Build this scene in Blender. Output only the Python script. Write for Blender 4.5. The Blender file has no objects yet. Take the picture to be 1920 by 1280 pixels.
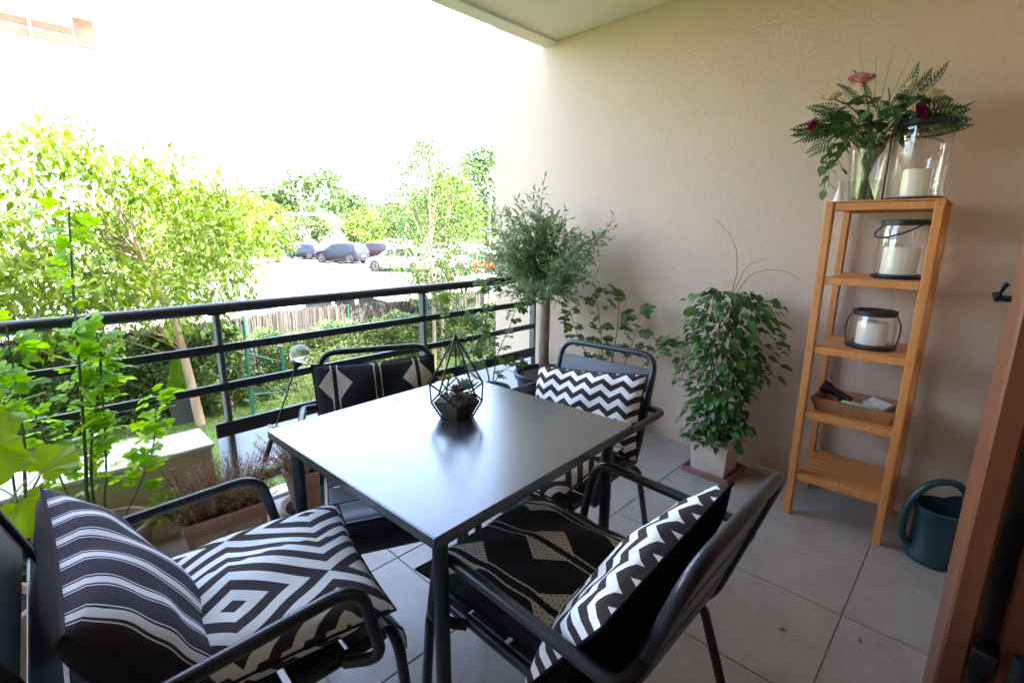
import bpy, math, random
import numpy as np
from mathutils import Vector, Matrix, Quaternion

random.seed(7)
RNG = np.random.default_rng(7)
PI = math.pi
R = math.radians
SC = bpy.context.scene
COL = SC.collection

# ---------------------------------------------------------------- camera
cam_d = bpy.data.cameras.new('camera')
cam = bpy.data.objects.new('camera', cam_d)
COL.objects.link(cam)
SC.camera = cam
cam_d.sensor_fit = 'HORIZONTAL'
cam_d.sensor_width = 36.0
cam_d.lens = 36.0 * 919.1 / 1920.0
cam_d.clip_start = 0.02
cam_d.clip_end = 2000.0
yaw, pitch, roll = R(45.936), R(12.663), R(0.327)
fwd = Vector((math.sin(yaw), math.cos(yaw), 0)); right = Vector((math.cos(yaw), -math.sin(yaw), 0)); up = Vector((0, 0, 1))
f2 = fwd * math.cos(pitch) - up * math.sin(pitch)
u2 = up * math.cos(pitch) + fwd * math.sin(pitch)
r3 = right * math.cos(roll) + u2 * math.sin(roll)
u3 = -right * math.sin(roll) + u2 * math.cos(roll)
cam.matrix_world = Matrix(((r3.x, u3.x, -f2.x, 0), (r3.y, u3.y, -f2.y, 0), (r3.z, u3.z, -f2.z, 1.281), (0, 0, 0, 1)))

# ---------------------------------------------------------------- sky, sun, exposure
SUN_EL, SUN_AZ = R(52), R(168)          # azimuth clockwise from +Y: the sun stands behind the house, a little to the right
world = bpy.data.worlds.new('World')
SC.world = world
world.use_nodes = True
wn = world.node_tree.nodes
sky = wn.new('ShaderNodeTexSky')
sky.sky_type = 'NISHITA'
sky.sun_disc = False
sky.sun_elevation = SUN_EL
sky.sun_rotation = SUN_AZ
sky.air_density = 0.8
sky.dust_density = 5.0
sky.ozone_density = 1.0
bg = wn['Background']
bg.inputs['Strength'].default_value = 0.15
world.node_tree.links.new(sky.outputs[0], bg.inputs['Color'])
sun_d = bpy.data.lights.new('sun', 'SUN')
sun_d.energy = 2.0
sun_d.angle = R(0.55)
sun_d.color = (1.0, 0.95, 0.87)
sun = bpy.data.objects.new('sun', sun_d)
COL.objects.link(sun)
sd = Vector((math.sin(SUN_AZ) * math.cos(SUN_EL), math.cos(SUN_AZ) * math.cos(SUN_EL), math.sin(SUN_EL)))
sun.rotation_euler = (-sd).to_track_quat('-Z', 'Y').to_euler()
sun.location = (0, -20, 30)
vs = SC.view_settings
vs.view_transform = 'Standard'
vs.look = 'None'
vs.gamma = 1.0
vs.exposure = 4.7
vs.use_white_balance = True            # camera white balance set for shade
vs.white_balance_temperature = 6750.0
SC.render.engine = 'CYCLES'
SC.cycles.use_denoising = True
SC.cycles.max_bounces = 10
SC.cycles.diffuse_bounces = 6
SC.cycles.glossy_bounces = 4
SC.cycles.transparent_max_bounces = 16
SC.cycles.transmission_bounces = 6
SC.cycles.caustics_reflective = False
SC.cycles.caustics_refractive = False
SC.cycles.sample_clamp_indirect = 12.0

# ---------------------------------------------------------------- materials
def _nt(name):
    m = bpy.data.materials.new(name)
    m.use_nodes = True
    nt = m.node_tree
    b = nt.nodes['Principled BSDF']
    return m, nt, b

def _coord(nt, scale=1.0, kind='Object'):
    tc = nt.nodes.new('ShaderNodeTexCoord')
    mp = nt.nodes.new('ShaderNodeMapping')
    s = scale if isinstance(scale, tuple) else (scale,) * 3
    mp.inputs['Scale'].default_value = s
    nt.links.new(tc.outputs[kind], mp.inputs['Vector'])
    return mp.outputs[0]

def _noise(nt, vec, scale, detail=4, rough=0.6):
    n = nt.nodes.new('ShaderNodeTexNoise')
    n.inputs['Scale'].default_value = scale
    n.inputs['Detail'].default_value = detail
    n.inputs['Roughness'].default_value = rough
    nt.links.new(vec, n.inputs['Vector'])
    return n.outputs['Fac']

def _ramp(nt, fac, stops):
    r = nt.nodes.new('ShaderNodeValToRGB')
    el = r.color_ramp.elements
    while len(el) < len(stops):
        el.new(0.5)
    for e, (p, c) in zip(el, stops):
        e.position = p
        e.color = (*c, 1) if len(c) == 3 else c
    nt.links.new(fac, r.inputs['Fac'])
    return r.outputs['Color']

def _bump(nt, b, height, strength, dist=0.01):
    bp = nt.nodes.new('ShaderNodeBump')
    bp.inputs['Strength'].default_value = strength
    bp.inputs['Distance'].default_value = dist
    nt.links.new(height, bp.inputs['Height'])
    nt.links.new(bp.outputs[0], b.inputs['Normal'])

def math_node(nt, op, a, b=None, c=None):
    n = nt.nodes.new('ShaderNodeMath')
    n.operation = op
    for i, x in enumerate((a, b, c)):
        if x is None:
            continue
        if isinstance(x, (int, float)):
            n.inputs[i].default_value = x
        else:
            nt.links.new(x, n.inputs[i])
    return n.outputs[0]

def mat(name, c, rough=0.5, metal=0.0, c2=None, nscale=6.0, bump=0.0, bscale=60.0, bdist=0.004, spec=0.5, stretch=None, kind='Object'):
    m, nt, b = _nt(name)
    b.inputs['Roughness'].default_value = rough
    b.inputs['Metallic'].default_value = metal
    b.inputs['Specular IOR Level'].default_value = spec
    b.inputs['Base Color'].default_value = (*c, 1)
    if c2 is not None:
        v = _coord(nt, stretch or 1.0, kind)
        f = _noise(nt, v, nscale)
        col = _ramp(nt, f, [(0.3, c), (0.7, c2)])
        nt.links.new(col, b.inputs['Base Color'])
    if bump:
        v = _coord(nt, stretch or 1.0, kind)
        _bump(nt, b, _noise(nt, v, bscale, 5), bump, bdist)
    return m

def leaf_mat(name, ca, cb, cc, rough=0.45, trans=0.4, spec=0.4):
    m, nt, b = _nt(name)
    geo = nt.nodes.new('ShaderNodeNewGeometry')
    col = _ramp(nt, geo.outputs['Random Per Island'], [(0.0, ca), (0.5, cb), (1.0, cc)])
    nt.links.new(col, b.inputs['Base Color'])
    b.inputs['Roughness'].default_value = rough
    b.inputs['Specular IOR Level'].default_value = spec
    tr = nt.nodes.new('ShaderNodeBsdfTranslucent')
    hs = nt.nodes.new('ShaderNodeHueSaturation')
    hs.inputs['Hue'].default_value = 0.485
    hs.inputs['Saturation'].default_value = 1.15
    hs.inputs['Value'].default_value = 1.5
    nt.links.new(col, hs.inputs['Color'])
    nt.links.new(hs.outputs[0], tr.inputs['Color'])
    mx = nt.nodes.new('ShaderNodeMixShader')
    mx.inputs[0].default_value = trans
    nt.links.new(b.outputs[0], mx.inputs[1])
    nt.links.new(tr.outputs[0], mx.inputs[2])
    nt.links.new(mx.outputs[0], nt.nodes['Material Output'].inputs['Surface'])
    return m

def obj_leaf_mat(name, ca, cb, cc, **k):
    """leaf material for leaves that are objects of their own: varies by object"""
    m = leaf_mat(name, ca, cb, cc, **k)
    nt = m.node_tree
    oi = nt.nodes.new('ShaderNodeObjectInfo')
    for n in nt.nodes:
        if n.type == 'VALTORGB':
            nt.links.new(oi.outputs['Random'], n.inputs['Fac'])
    return m

def glass_mat(name, tint=(1, 1, 1), dark=0.0, rough=0.02):
    m, nt, b = _nt(name)
    tr = nt.nodes.new('ShaderNodeBsdfTransparent')
    tr.inputs[0].default_value = (*[t * (1 - dark) for t in tint], 1)
    gl = nt.nodes.new('ShaderNodeBsdfGlossy')
    gl.inputs['Roughness'].default_value = rough
    lw = nt.nodes.new('ShaderNodeLayerWeight')
    lw.inputs['Blend'].default_value = 0.5
    fr = math_node(nt, 'ADD', math_node(nt, 'MULTIPLY', math_node(nt, 'POWER', lw.outputs['Facing'], 4.0), 0.85), 0.055)
    mx = nt.nodes.new('ShaderNodeMixShader')
    nt.links.new(fr, mx.inputs[0])
    nt.links.new(tr.outputs[0], mx.inputs[1])
    nt.links.new(gl.outputs[0], mx.inputs[2])
    nt.links.new(mx.outputs[0], nt.nodes['Material Output'].inputs['Surface'])
    return m

def fabric_base(name):
    m, nt, b = _nt(name)
    b.inputs['Roughness'].default_value = 0.9
    b.inputs['Specular IOR Level'].default_value = 0.15
    b.inputs['Sheen Weight'].default_value = 0.03
    uv = nt.nodes.new('ShaderNodeUVMap'); uv.uv_map = 'UVMap'
    sp = nt.nodes.new('ShaderNodeSeparateXYZ')
    nt.links.new(uv.outputs[0], sp.inputs[0])
    v = _coord(nt, 1.0)
    # woven thread bump
    w1 = nt.nodes.new('ShaderNodeTexWave'); w1.inputs['Scale'].default_value = 180; w1.bands_direction = 'X'
    w2 = nt.nodes.new('ShaderNodeTexWave'); w2.inputs['Scale'].default_value = 180; w2.bands_direction = 'Y'
    nt.links.new(v, w1.inputs['Vector']); nt.links.new(v, w2.inputs['Vector'])
    h = math_node(nt, 'ADD', w1.outputs['Fac'], w2.outputs['Fac'])
    cr_ = _noise(nt, _coord(nt, (1.0, 2.2, 1.0)), 9.0, 3, .5)
    h = math_node(nt, 'ADD', math_node(nt, 'MULTIPLY', h, 0.06), cr_)
    _bump(nt, b, h, 0.35, 0.02)
    return m, nt, b, sp.outputs[0], sp.outputs[1]

def mixcol(nt, fac, a, b):
    n = nt.nodes.new('ShaderNodeMix'); n.data_type = 'RGBA'
    nt.links.new(fac, n.inputs['Factor'])
    for i, x in ((6, a), (7, b)):
        if isinstance(x, tuple):
            n.inputs[i].default_value = (*x, 1)
        else:
            nt.links.new(x, n.inputs[i])
    return n.outputs[2]

WHITE_F = (0.78, 0.77, 0.74)
DARK_F = (0.040, 0.030, 0.032)

def stripe_fabric():
    m, nt, b, u, v = fabric_base('striped_fabric')
    t = math_node(nt, 'FRACT', math_node(nt, 'MULTIPLY', u, 6.4))
    band = math_node(nt, 'LESS_THAN', math_node(nt, 'ABSOLUTE', math_node(nt, 'SUBTRACT', t, 0.5)), 0.11)
    l1 = math_node(nt, 'LESS_THAN', math_node(nt, 'ABSOLUTE', math_node(nt, 'SUBTRACT', t, 0.69)), 0.016)
    l2 = math_node(nt, 'LESS_THAN', math_node(nt, 'ABSOLUTE', math_node(nt, 'SUBTRACT', t, 0.31)), 0.016)
    f = math_node(nt, 'MAXIMUM', band, math_node(nt, 'MAXIMUM', l1, l2))
    nt.links.new(mixcol(nt, f, (0.045, 0.036, 0.05), (0.75, 0.73, 0.74)), b.inputs['Base Color'])
    return m

def geo_fabric():
    m, nt, b, u, v = fabric_base('geometric_fabric')
    # nested lozenges in two offset columns
    su = math_node(nt, 'ADD', math_node(nt, 'MULTIPLY', u, 1.8), 0.22)
    colid = math_node(nt, 'FLOOR', su)
    uu = math_node(nt, 'ABSOLUTE', math_node(nt, 'SUBTRACT', math_node(nt, 'FRACT', su), 0.5))
    off = math_node(nt, 'MULTIPLY', colid, 0.5)
    vv = math_node(nt, 'ADD', math_node(nt, 'ADD', math_node(nt, 'MULTIPLY', v, 1.25), 0.5), off)
    vv = math_node(nt, 'ABSOLUTE', math_node(nt, 'SUBTRACT', math_node(nt, 'FRACT', vv), 0.5))
    d = math_node(nt, 'ADD', uu, math_node(nt, 'MULTIPLY', vv, 1.0))
    s = math_node(nt, 'FRACT', math_node(nt, 'ADD', math_node(nt, 'MULTIPLY', d, 4.6), 0.7))
    f = math_node(nt, 'GREATER_THAN', s, 0.5)
    nt.links.new(mixcol(nt, f, (0.85, 0.85, 0.83), (0.055, 0.042, 0.045)), b.inputs['Base Color'])
    return m

def chevron_fabric():
    m, nt, b, u, v = fabric_base('chevron_fabric')
    tri = math_node(nt, 'ABSOLUTE', math_node(nt, 'SUBTRACT', math_node(nt, 'FRACT', math_node(nt, 'MULTIPLY', u, 6.5)), 0.5))
    s = math_node(nt, 'FRACT', math_node(nt, 'ADD', math_node(nt, 'MULTIPLY', v, 6.6), math_node(nt, 'MULTIPLY', tri, 1.1)))
    f = math_node(nt, 'GREATER_THAN', s, 0.5)
    nt.links.new(mixcol(nt, f, (0.85, 0.84, 0.82), (0.045, 0.032, 0.032)), b.inputs['Base Color'])
    return m

def diamond_fabric():
    m, nt, b, u, v = fabric_base('diamond_fabric')
    su = math_node(nt, 'MULTIPLY', u, 3.0)
    colid = math_node(nt, 'FLOOR', su)
    uu = math_node(nt, 'ABSOLUTE', math_node(nt, 'SUBTRACT', math_node(nt, 'FRACT', su), 0.5))     # 0..0.5
    alt = math_node(nt, 'MULTIPLY', math_node(nt, 'MODULO', colid, 2.0), 0.5)
    vv = math_node(nt, 'ABSOLUTE', math_node(nt, 'SUBTRACT', math_node(nt, 'FRACT', math_node(nt, 'ADD', math_node(nt, 'MULTIPLY', v, 1.7), math_node(nt, 'ADD', alt, 0.14))), 0.5))
    dia = math_node(nt, 'LESS_THAN', math_node(nt, 'ADD', math_node(nt, 'MULTIPLY', uu, 2.5), math_node(nt, 'MULTIPLY', vv, 3.4)), 1.0)
    gap = math_node(nt, 'GREATER_THAN', uu, 0.05)
    dia = math_node(nt, 'MULTIPLY', dia, gap)
    line = math_node(nt, 'LESS_THAN', math_node(nt, 'ABSOLUTE', math_node(nt, 'SUBTRACT', uu, 0.075)), 0.015)
    f = math_node(nt, 'MAXIMUM', dia, line)
    # knitted dashes inside the lozenges
    kn = math_node(nt, 'LESS_THAN', math_node(nt, 'FRACT', math_node(nt, 'MULTIPLY', v, 48.0)), 0.28)
    kn2 = math_node(nt, 'LESS_THAN', math_node(nt, 'FRACT', math_node(nt, 'ADD', math_node(nt, 'MULTIPLY', u, 36.0), math_node(nt, 'MULTIPLY', math_node(nt, 'FLOOR', math_node(nt, 'MULTIPLY', v, 48.0)), 0.5))), 0.45)
    dash = math_node(nt, 'MULTIPLY', kn, kn2)
    light = mixcol(nt, dash, (0.50, 0.44, 0.36), (0.10, 0.085, 0.07))
    nt.links.new(mixcol(nt, f, (0.012, 0.012, 0.014), light), b.inputs['Base Color'])
    return m

def wood_mat(name, c1, c2, rough=0.45, stretch=(3, 3, 40), scale=2.0, bump=0.1):
    m, nt, b = _nt(name)
    v = _coord(nt, stretch)
    f = _noise(nt, v, scale, 8, 0.65)
    nt.links.new(_ramp(nt, f, [(0.3, c1), (0.7, c2)]), b.inputs['Base Color'])
    b.inputs['Roughness'].default_value = rough
    _bump(nt, b, f, bump, 0.002)
    return m

def stucco_mat():
    m, nt, b = _nt('beige_stucco')
    v = _coord(nt, 1.0)
    f = _noise(nt, v, 1.3, 6)
    g = math_node(nt, 'ADD', _noise(nt, v, 62, 6, 0.7), math_node(nt, 'MULTIPLY', _noise(nt, v, 210, 3), 0.4))
    col = _ramp(nt, f, [(0.3, (0.73, 0.56, 0.425)), (0.7, (0.77, 0.59, 0.45))])
    gr = _ramp(nt, g, [(0.45, (0.86, 0.85, 0.84)), (0.85, (1, 1, 1))])
    mx = nt.nodes.new('ShaderNodeMix'); mx.data_type = 'RGBA'; mx.blend_type = 'MULTIPLY'
    mx.inputs['Factor'].default_value = 1.0
    nt.links.new(col, mx.inputs[6]); nt.links.new(gr, mx.inputs[7])
    # rain splash and dust band low on the wall
    sp_ = nt.nodes.new('ShaderNodeSeparateXYZ'); nt.links.new(v, sp_.inputs[0])
    h = math_node(nt, 'ADD', math_node(nt, 'MULTIPLY', sp_.outputs[2], -1.0), math_node(nt, 'MULTIPLY', _noise(nt, v, 7, 6), 0.22))
    st = _ramp(nt, math_node(nt, 'ADD', h, 0.45), [(0.42, (1, 1, 1)), (0.60, (0.88, 0.86, 0.84))])
    m2 = nt.nodes.new('ShaderNodeMix'); m2.data_type = 'RGBA'; m2.blend_type = 'MULTIPLY'
    m2.inputs['Factor'].default_value = 1.0
    nt.links.new(mx.outputs[2], m2.inputs[6]); nt.links.new(st, m2.inputs[7])
    nt.links.new(m2.outputs[2], b.inputs['Base Color'])
    b.inputs['Roughness'].default_value = 0.95
    b.inputs['Specular IOR Level'].default_value = 0.2
    _bump(nt, b, g, 1.0, 0.016)
    return m

def tile_mat():
    m, nt, b = _nt('grey_porcelain_tile')
    oi = nt.nodes.new('ShaderNodeObjectInfo')
    tc = nt.nodes.new('ShaderNodeTexCoord')
    add = nt.nodes.new('ShaderNodeVectorMath'); add.operation = 'ADD'
    cmb = nt.nodes.new('ShaderNodeCombineXYZ')
    sc = math_node(nt, 'MULTIPLY', oi.outputs['Random'], 37.0)
    nt.links.new(sc, cmb.inputs[0]); nt.links.new(sc, cmb.inputs[1])
    nt.links.new(tc.outputs['Object'], add.inputs[0]); nt.links.new(cmb.outputs[0], add.inputs[1])
    v = add.outputs[0]
    f = _noise(nt, v, 5.5, 8, 0.62)
    f2_ = _noise(nt, v, 28, 5, 0.7)
    c = _ramp(nt, f, [(0.25, (0.275, 0.235, 0.20)), (0.5, (0.34, 0.302, 0.268)), (0.75, (0.38, 0.335, 0.295))])
    c2_ = _ramp(nt, f2_, [(0.35, (0.82, 0.80, 0.78)), (0.6, (1, 1, 1))])
    mx = nt.nodes.new('ShaderNodeMix'); mx.data_type = 'RGBA'; mx.blend_type = 'MULTIPLY'
    mx.inputs['Factor'].default_value = 0.6
    nt.links.new(c, mx.inputs[6]); nt.links.new(c2_, mx.inputs[7])
    nt.links.new(mx.outputs[2], b.inputs['Base Color'])
    r = _ramp(nt, f2_, [(0.3, (0.28,) * 3), (0.7, (0.40,) * 3)])
    nt.links.new(r, b.inputs['Roughness'])
    _bump(nt, b, f2_, 0.12, 0.002)
    return m

M = {}
M['stucco'] = stucco_mat()
M['ceiling'] = mat('ceiling_paint', (0.80, 0.71, 0.60), 0.85, c2=(0.83, 0.74, 0.63), nscale=1.2, bump=0.05, bscale=40)
M['white_wall'] = mat('white_render', (0.74, 0.72, 0.68), 0.8, c2=(0.80, 0.78, 0.75), nscale=2, bump=0.1, bscale=80)
M['parapet_paint'] = mat('parapet_paint', (0.60, 0.52, 0.43), 0.85, c2=(0.64, 0.56, 0.46), nscale=3, bump=0.2, bscale=90)
M['room_paint'] = mat('room_paint', (0.36, 0.33, 0.30), 0.8, c2=(0.38, 0.35, 0.32), nscale=2)
M['tile'] = tile_mat()
M['grout'] = mat('grout', (0.24, 0.22, 0.205), 0.9, c2=(0.30, 0.28, 0.26), nscale=12)
M['rail'] = mat('anthracite_paint', (0.016, 0.019, 0.026), 0.36, c2=(0.020, 0.023, 0.030), nscale=8)
M['post'] = mat('grey_aluminium', (0.10, 0.115, 0.13), 0.35, 0.3)
M['chair'] = mat('chair_powder_coat', (0.022, 0.025, 0.031), 0.33, c2=(0.028, 0.031, 0.037), nscale=9, bump=0.03, bscale=400, bdist=0.001)
M['chair_slat'] = mat('chair_slat_coat', (0.030, 0.035, 0.042), 0.36, c2=(0.036, 0.041, 0.048), nscale=9, bump=0.03, bscale=400, bdist=0.001)
M['table'] = mat('table_powder_coat', (0.028, 0.030, 0.036), 0.27, c2=(0.034, 0.036, 0.042), nscale=5, bump=0.03, bscale=500, bdist=0.0005, spec=0.5)
_tb = M['table'].node_tree.nodes['Principled BSDF']
_nt_ = M['table'].node_tree
_rv = _ramp(_nt_, _noise(_nt_, _coord(_nt_, (1, 3, 1)), 4.5, 7, .7), [(0.35, (0.20,) * 3), (0.62, (0.25,) * 3), (0.8, (0.30,) * 3)])
_nt_.links.new(_rv, _tb.inputs['Coat Roughness'])
_tb.inputs['Coat Weight'].default_value = 1.0
_tb.inputs['Coat IOR'].default_value = 1.42
M['pine'] = wood_mat('oiled_birch', (0.47, 0.175, 0.045), (0.60, 0.25, 0.072), 0.42, (4, 40, 4), 1.5)
M['pine_v'] = wood_mat('oiled_birch_upright', (0.47, 0.175, 0.045), (0.59, 0.245, 0.07), 0.42, (40, 40, 3), 1.5)
M['tray'] = wood_mat('tray_wood', (0.27, 0.12, 0.045), (0.36, 0.175, 0.07), 0.5, (5, 30, 5), 1.5)
M['shutter'] = wood_mat('stained_shutter_wood', (0.13, 0.040, 0.014), (0.19, 0.062, 0.022), 0.42, (30, 30, 2.5), 1.5)
M['black_metal'] = mat('black_metal', (0.010, 0.010, 0.011), 0.45)
M['iron'] = mat('black_iron', (0.015, 0.015, 0.018), 0.4, 0.5)
M['candle'] = mat('ivory_wax', (0.80, 0.74, 0.62), 0.55)
M['candle'].node_tree.nodes['Principled BSDF'].inputs['Subsurface Weight'].default_value = 0.25
M['glass'] = glass_mat('clear_glass')
M['vase_glass'] = glass_mat('vase_glass', (0.97, 0.99, 0.97))
M['water'] = glass_mat('vase_water', (0.88, 0.90, 0.78))
M['stone_dark'] = mat('terrarium_pebble', (0.06, 0.045, 0.035), 0.8, c2=(0.16, 0.13, 0.11), nscale=60)
M['terracotta'] = mat('terracotta', (0.40, 0.19, 0.115), 0.85, c2=(0.56, 0.39, 0.30), nscale=9, bump=0.3, bscale=70)
M['pale_terracotta'] = mat('pale_terracotta', (0.50, 0.36, 0.28), 0.9, c2=(0.62, 0.50, 0.42), nscale=11, bump=0.35, bscale=60)
M['saucer'] = mat('saucer_clay', (0.20, 0.085, 0.055), 0.7, c2=(0.26, 0.12, 0.08), nscale=8, bump=0.2, bscale=60)
M['soil'] = mat('soil', (0.018, 0.012, 0.008), 0.95, c2=(0.045, 0.030, 0.018), nscale=40, bump=1.0, bscale=90, bdist=0.02)
M['sand'] = mat('terrarium_sand', (0.05, 0.038, 0.027), 0.95, c2=(0.16, 0.13, 0.095), nscale=22, bump=0.6, bscale=150)
M['plastic_pot'] = mat('black_plastic', (0.020, 0.026, 0.032), 0.42)
M['can'] = mat('teal_plastic', (0.007, 0.036, 0.040), 0.38, c2=(0.009, 0.043, 0.047), nscale=5, bump=0.04, bscale=200)
M['bark'] = mat('tree_bark', (0.20, 0.145, 0.10), 0.9, c2=(0.34, 0.27, 0.20), nscale=14, bump=0.6, bscale=45, stretch=(1, 1, 0.25))
M['olive_bark'] = mat('olive_bark', (0.20, 0.155, 0.105), 0.9, c2=(0.33, 0.27, 0.195), nscale=25, bump=0.5, bscale=80, stretch=(1, 1, 0.3))
M['stem_green'] = mat('green_stem', (0.07, 0.12, 0.025), 0.6, c2=(0.12, 0.13, 0.04), nscale=25)
M['stem_brown'] = mat('brown_twig', (0.13, 0.085, 0.05), 0.8, c2=(0.20, 0.14, 0.09), nscale=25)
M['rose_leaf'] = obj_leaf_mat('rose_leaf', (0.17, 0.36, 0.03), (0.23, 0.43, 0.05), (0.32, 0.46, 0.07), trans=0.55)
M['rose_leaf_dark'] = obj_leaf_mat('dark_rose_leaf', (0.05, 0.115, 0.03), (0.075, 0.15, 0.035), (0.13, 0.18, 0.035), trans=0.3)
M['vine_leaf'] = obj_leaf_mat('vine_leaf', (0.22, 0.36, 0.03), (0.26, 0.40, 0.04), (0.20, 0.33, 0.03), trans=0.45)
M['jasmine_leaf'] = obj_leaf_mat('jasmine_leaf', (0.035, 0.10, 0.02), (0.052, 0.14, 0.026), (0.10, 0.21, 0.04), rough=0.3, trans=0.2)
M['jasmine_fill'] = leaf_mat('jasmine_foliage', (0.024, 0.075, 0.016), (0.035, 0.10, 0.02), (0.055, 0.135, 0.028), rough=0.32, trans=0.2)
M['olive_leaf'] = leaf_mat('olive_leaf', (0.09, 0.165, 0.055), (0.14, 0.235, 0.085), (0.25, 0.33, 0.17), rough=0.45, trans=0.3)
M['tree_leaf'] = leaf_mat('tree_leaf', (0.055, 0.12, 0.016), (0.11, 0.19, 0.025), (0.19, 0.25, 0.035), trans=0.42)
M['birch_leaf'] = leaf_mat('birch_leaf', (0.035, 0.085, 0.016), (0.06, 0.125, 0.022), (0.10, 0.155, 0.032), trans=0.35)
M['far_leaf'] = leaf_mat('far_tree_leaf', (0.035, 0.075, 0.024), (0.05, 0.10, 0.03), (0.08, 0.13, 0.036), trans=0.25)
M['far_leaf_light'] = leaf_mat('pale_tree_leaf', (0.06, 0.11, 0.02), (0.09, 0.145, 0.026), (0.13, 0.175, 0.035), trans=0.3)
M['hedge_leaf'] = leaf_mat('laurel_leaf', (0.035, 0.085, 0.022), (0.07, 0.14, 0.035), (0.15, 0.22, 0.07), rough=0.35, trans=0.25)
M['shade_leaf'] = leaf_mat('ivy_leaf', (0.03, 0.075, 0.02), (0.05, 0.11, 0.025), (0.10, 0.16, 0.04), rough=0.4, trans=0.25)
M['pale_shrub'] = leaf_mat('pale_shrub_leaf', (0.12, 0.19, 0.05), (0.17, 0.25, 0.07), (0.24, 0.31, 0.11), trans=0.35)
M['conifer'] = leaf_mat('conifer_needles', (0.10, 0.24, 0.02), (0.15, 0.31, 0.025), (0.20, 0.36, 0.04), trans=0.35)
M['dry'] = leaf_mat('dried_heather', (0.27, 0.135, 0.07), (0.38, 0.21, 0.12), (0.50, 0.36, 0.26), rough=0.9, trans=0.15, spec=0.1)
M['grass'] = leaf_mat('lawn_grass', (0.055, 0.125, 0.02), (0.08, 0.165, 0.028), (0.12, 0.20, 0.04), rough=0.6, trans=0.3)
M['lawn'] = mat('lawn_soil', (0.045, 0.085, 0.02), 0.95, c2=(0.065, 0.12, 0.028), nscale=3)
M['asphalt'] = mat('asphalt', (0.058, 0.057, 0.057), 0.9, c2=(0.08, 0.078, 0.076), nscale=0.35, bump=0.2, bscale=60)
M['ground'] = mat('ground_grass', (0.07, 0.12, 0.03), 0.95, c2=(0.11, 0.15, 0.05), nscale=0.2)
M['cane'] = leaf_mat('brushwood', (0.045, 0.044, 0.043), (0.075, 0.072, 0.07), (0.115, 0.11, 0.106), rough=0.9, trans=0.05, spec=0.1)
M['fence_board'] = wood_mat('weathered_board', (0.10, 0.09, 0.085), (0.17, 0.155, 0.145), 0.85, (20, 20, 2), 1.5)
M['green_metal'] = mat('green_metal', (0.008, 0.075, 0.055), 0.45)
M['stone'] = mat('pale_stone', (0.48, 0.46, 0.43), 0.9, c2=(0.58, 0.56, 0.53), nscale=10, bump=0.2, bscale=40)
M['grey_pot'] = mat('grey_pot', (0.035, 0.042, 0.05), 0.6)
M['brick'] = mat('red_brick', (0.27, 0.085, 0.06), 0.9, c2=(0.33, 0.11, 0.08), nscale=2, bump=0.3, bscale=20)
M['roof_tile'] = mat('roof_tile', (0.36, 0.13, 0.07), 0.9, c2=(0.44, 0.20, 0.12), nscale=3, bump=0.3, bscale=10)
M['pane'] = mat('window_glass', (0.25, 0.35, 0.42), 0.06, spec=1.0)
M['tyre'] = mat('tyre', (0.012, 0.012, 0.012), 0.85)
M['rim'] = mat('alloy', (0.45, 0.45, 0.47), 0.3, 0.8)
M['car_glass'] = mat('car_glass', (0.010, 0.013, 0.016), 0.06, spec=0.3)
M['tail'] = mat('tail_light', (0.45, 0.01, 0.01), 0.2)
M['head'] = mat('head_light', (0.7, 0.72, 0.75), 0.15)
M['plate'] = mat('plate', (0.75, 0.74, 0.68), 0.5)
M['white_paint'] = mat('white_paint', (0.78, 0.78, 0.76), 0.6)
M['panel'] = None
M['stripes'] = stripe_fabric()
M['geo'] = geo_fabric()
M['chevron'] = chevron_fabric()
M['diamond'] = diamond_fabric()
M['black_velvet'] = mat('black_velvet', (0.008, 0.008, 0.010), 0.95, spec=0.1)
M['brown_cloth'] = mat('brown_cloth', (0.035, 0.026, 0.028), 0.9, spec=0.15, bump=0.2, bscale=500, bdist=0.001)

def panel_mat():
    m, nt, b = _nt('milky_panel')
    b.inputs['Base Color'].default_value = (0.78, 0.80, 0.82, 1)
    b.inputs['Roughness'].default_value = 0.35
    tr = nt.nodes.new('ShaderNodeBsdfTranslucent')
    tr.inputs[0].default_value = (0.85, 0.88, 0.92, 1)
    mx = nt.nodes.new('ShaderNodeMixShader'); mx.inputs[0].default_value = 0.6
    nt.links.new(b.outputs[0], mx.inputs[1]); nt.links.new(tr.outputs[0], mx.inputs[2])
    nt.links.new(mx.outputs[0], nt.nodes['Material Output'].inputs['Surface'])
    return m
M['panel'] = panel_mat()

def ball_mat():
    m, nt, b = _nt('crackle_glass')
    b.inputs['Base Color'].default_value = (0.80, 0.83, 0.82, 1)
    b.inputs['Roughness'].default_value = 0.15
    b.inputs['Transmission Weight'].default_value = 0.75
    b.inputs['IOR'].default_value = 1.2
    v = _coord(nt, 1.0)
    vo = nt.nodes.new('ShaderNodeTexVoronoi'); vo.feature = 'DISTANCE_TO_EDGE'; vo.inputs['Scale'].default_value = 55
    nt.links.new(v, vo.inputs['Vector'])
    _bump(nt, b, vo.outputs['Distance'], 0.6, 0.003)
    return m
M['ball'] = ball_mat()

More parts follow.
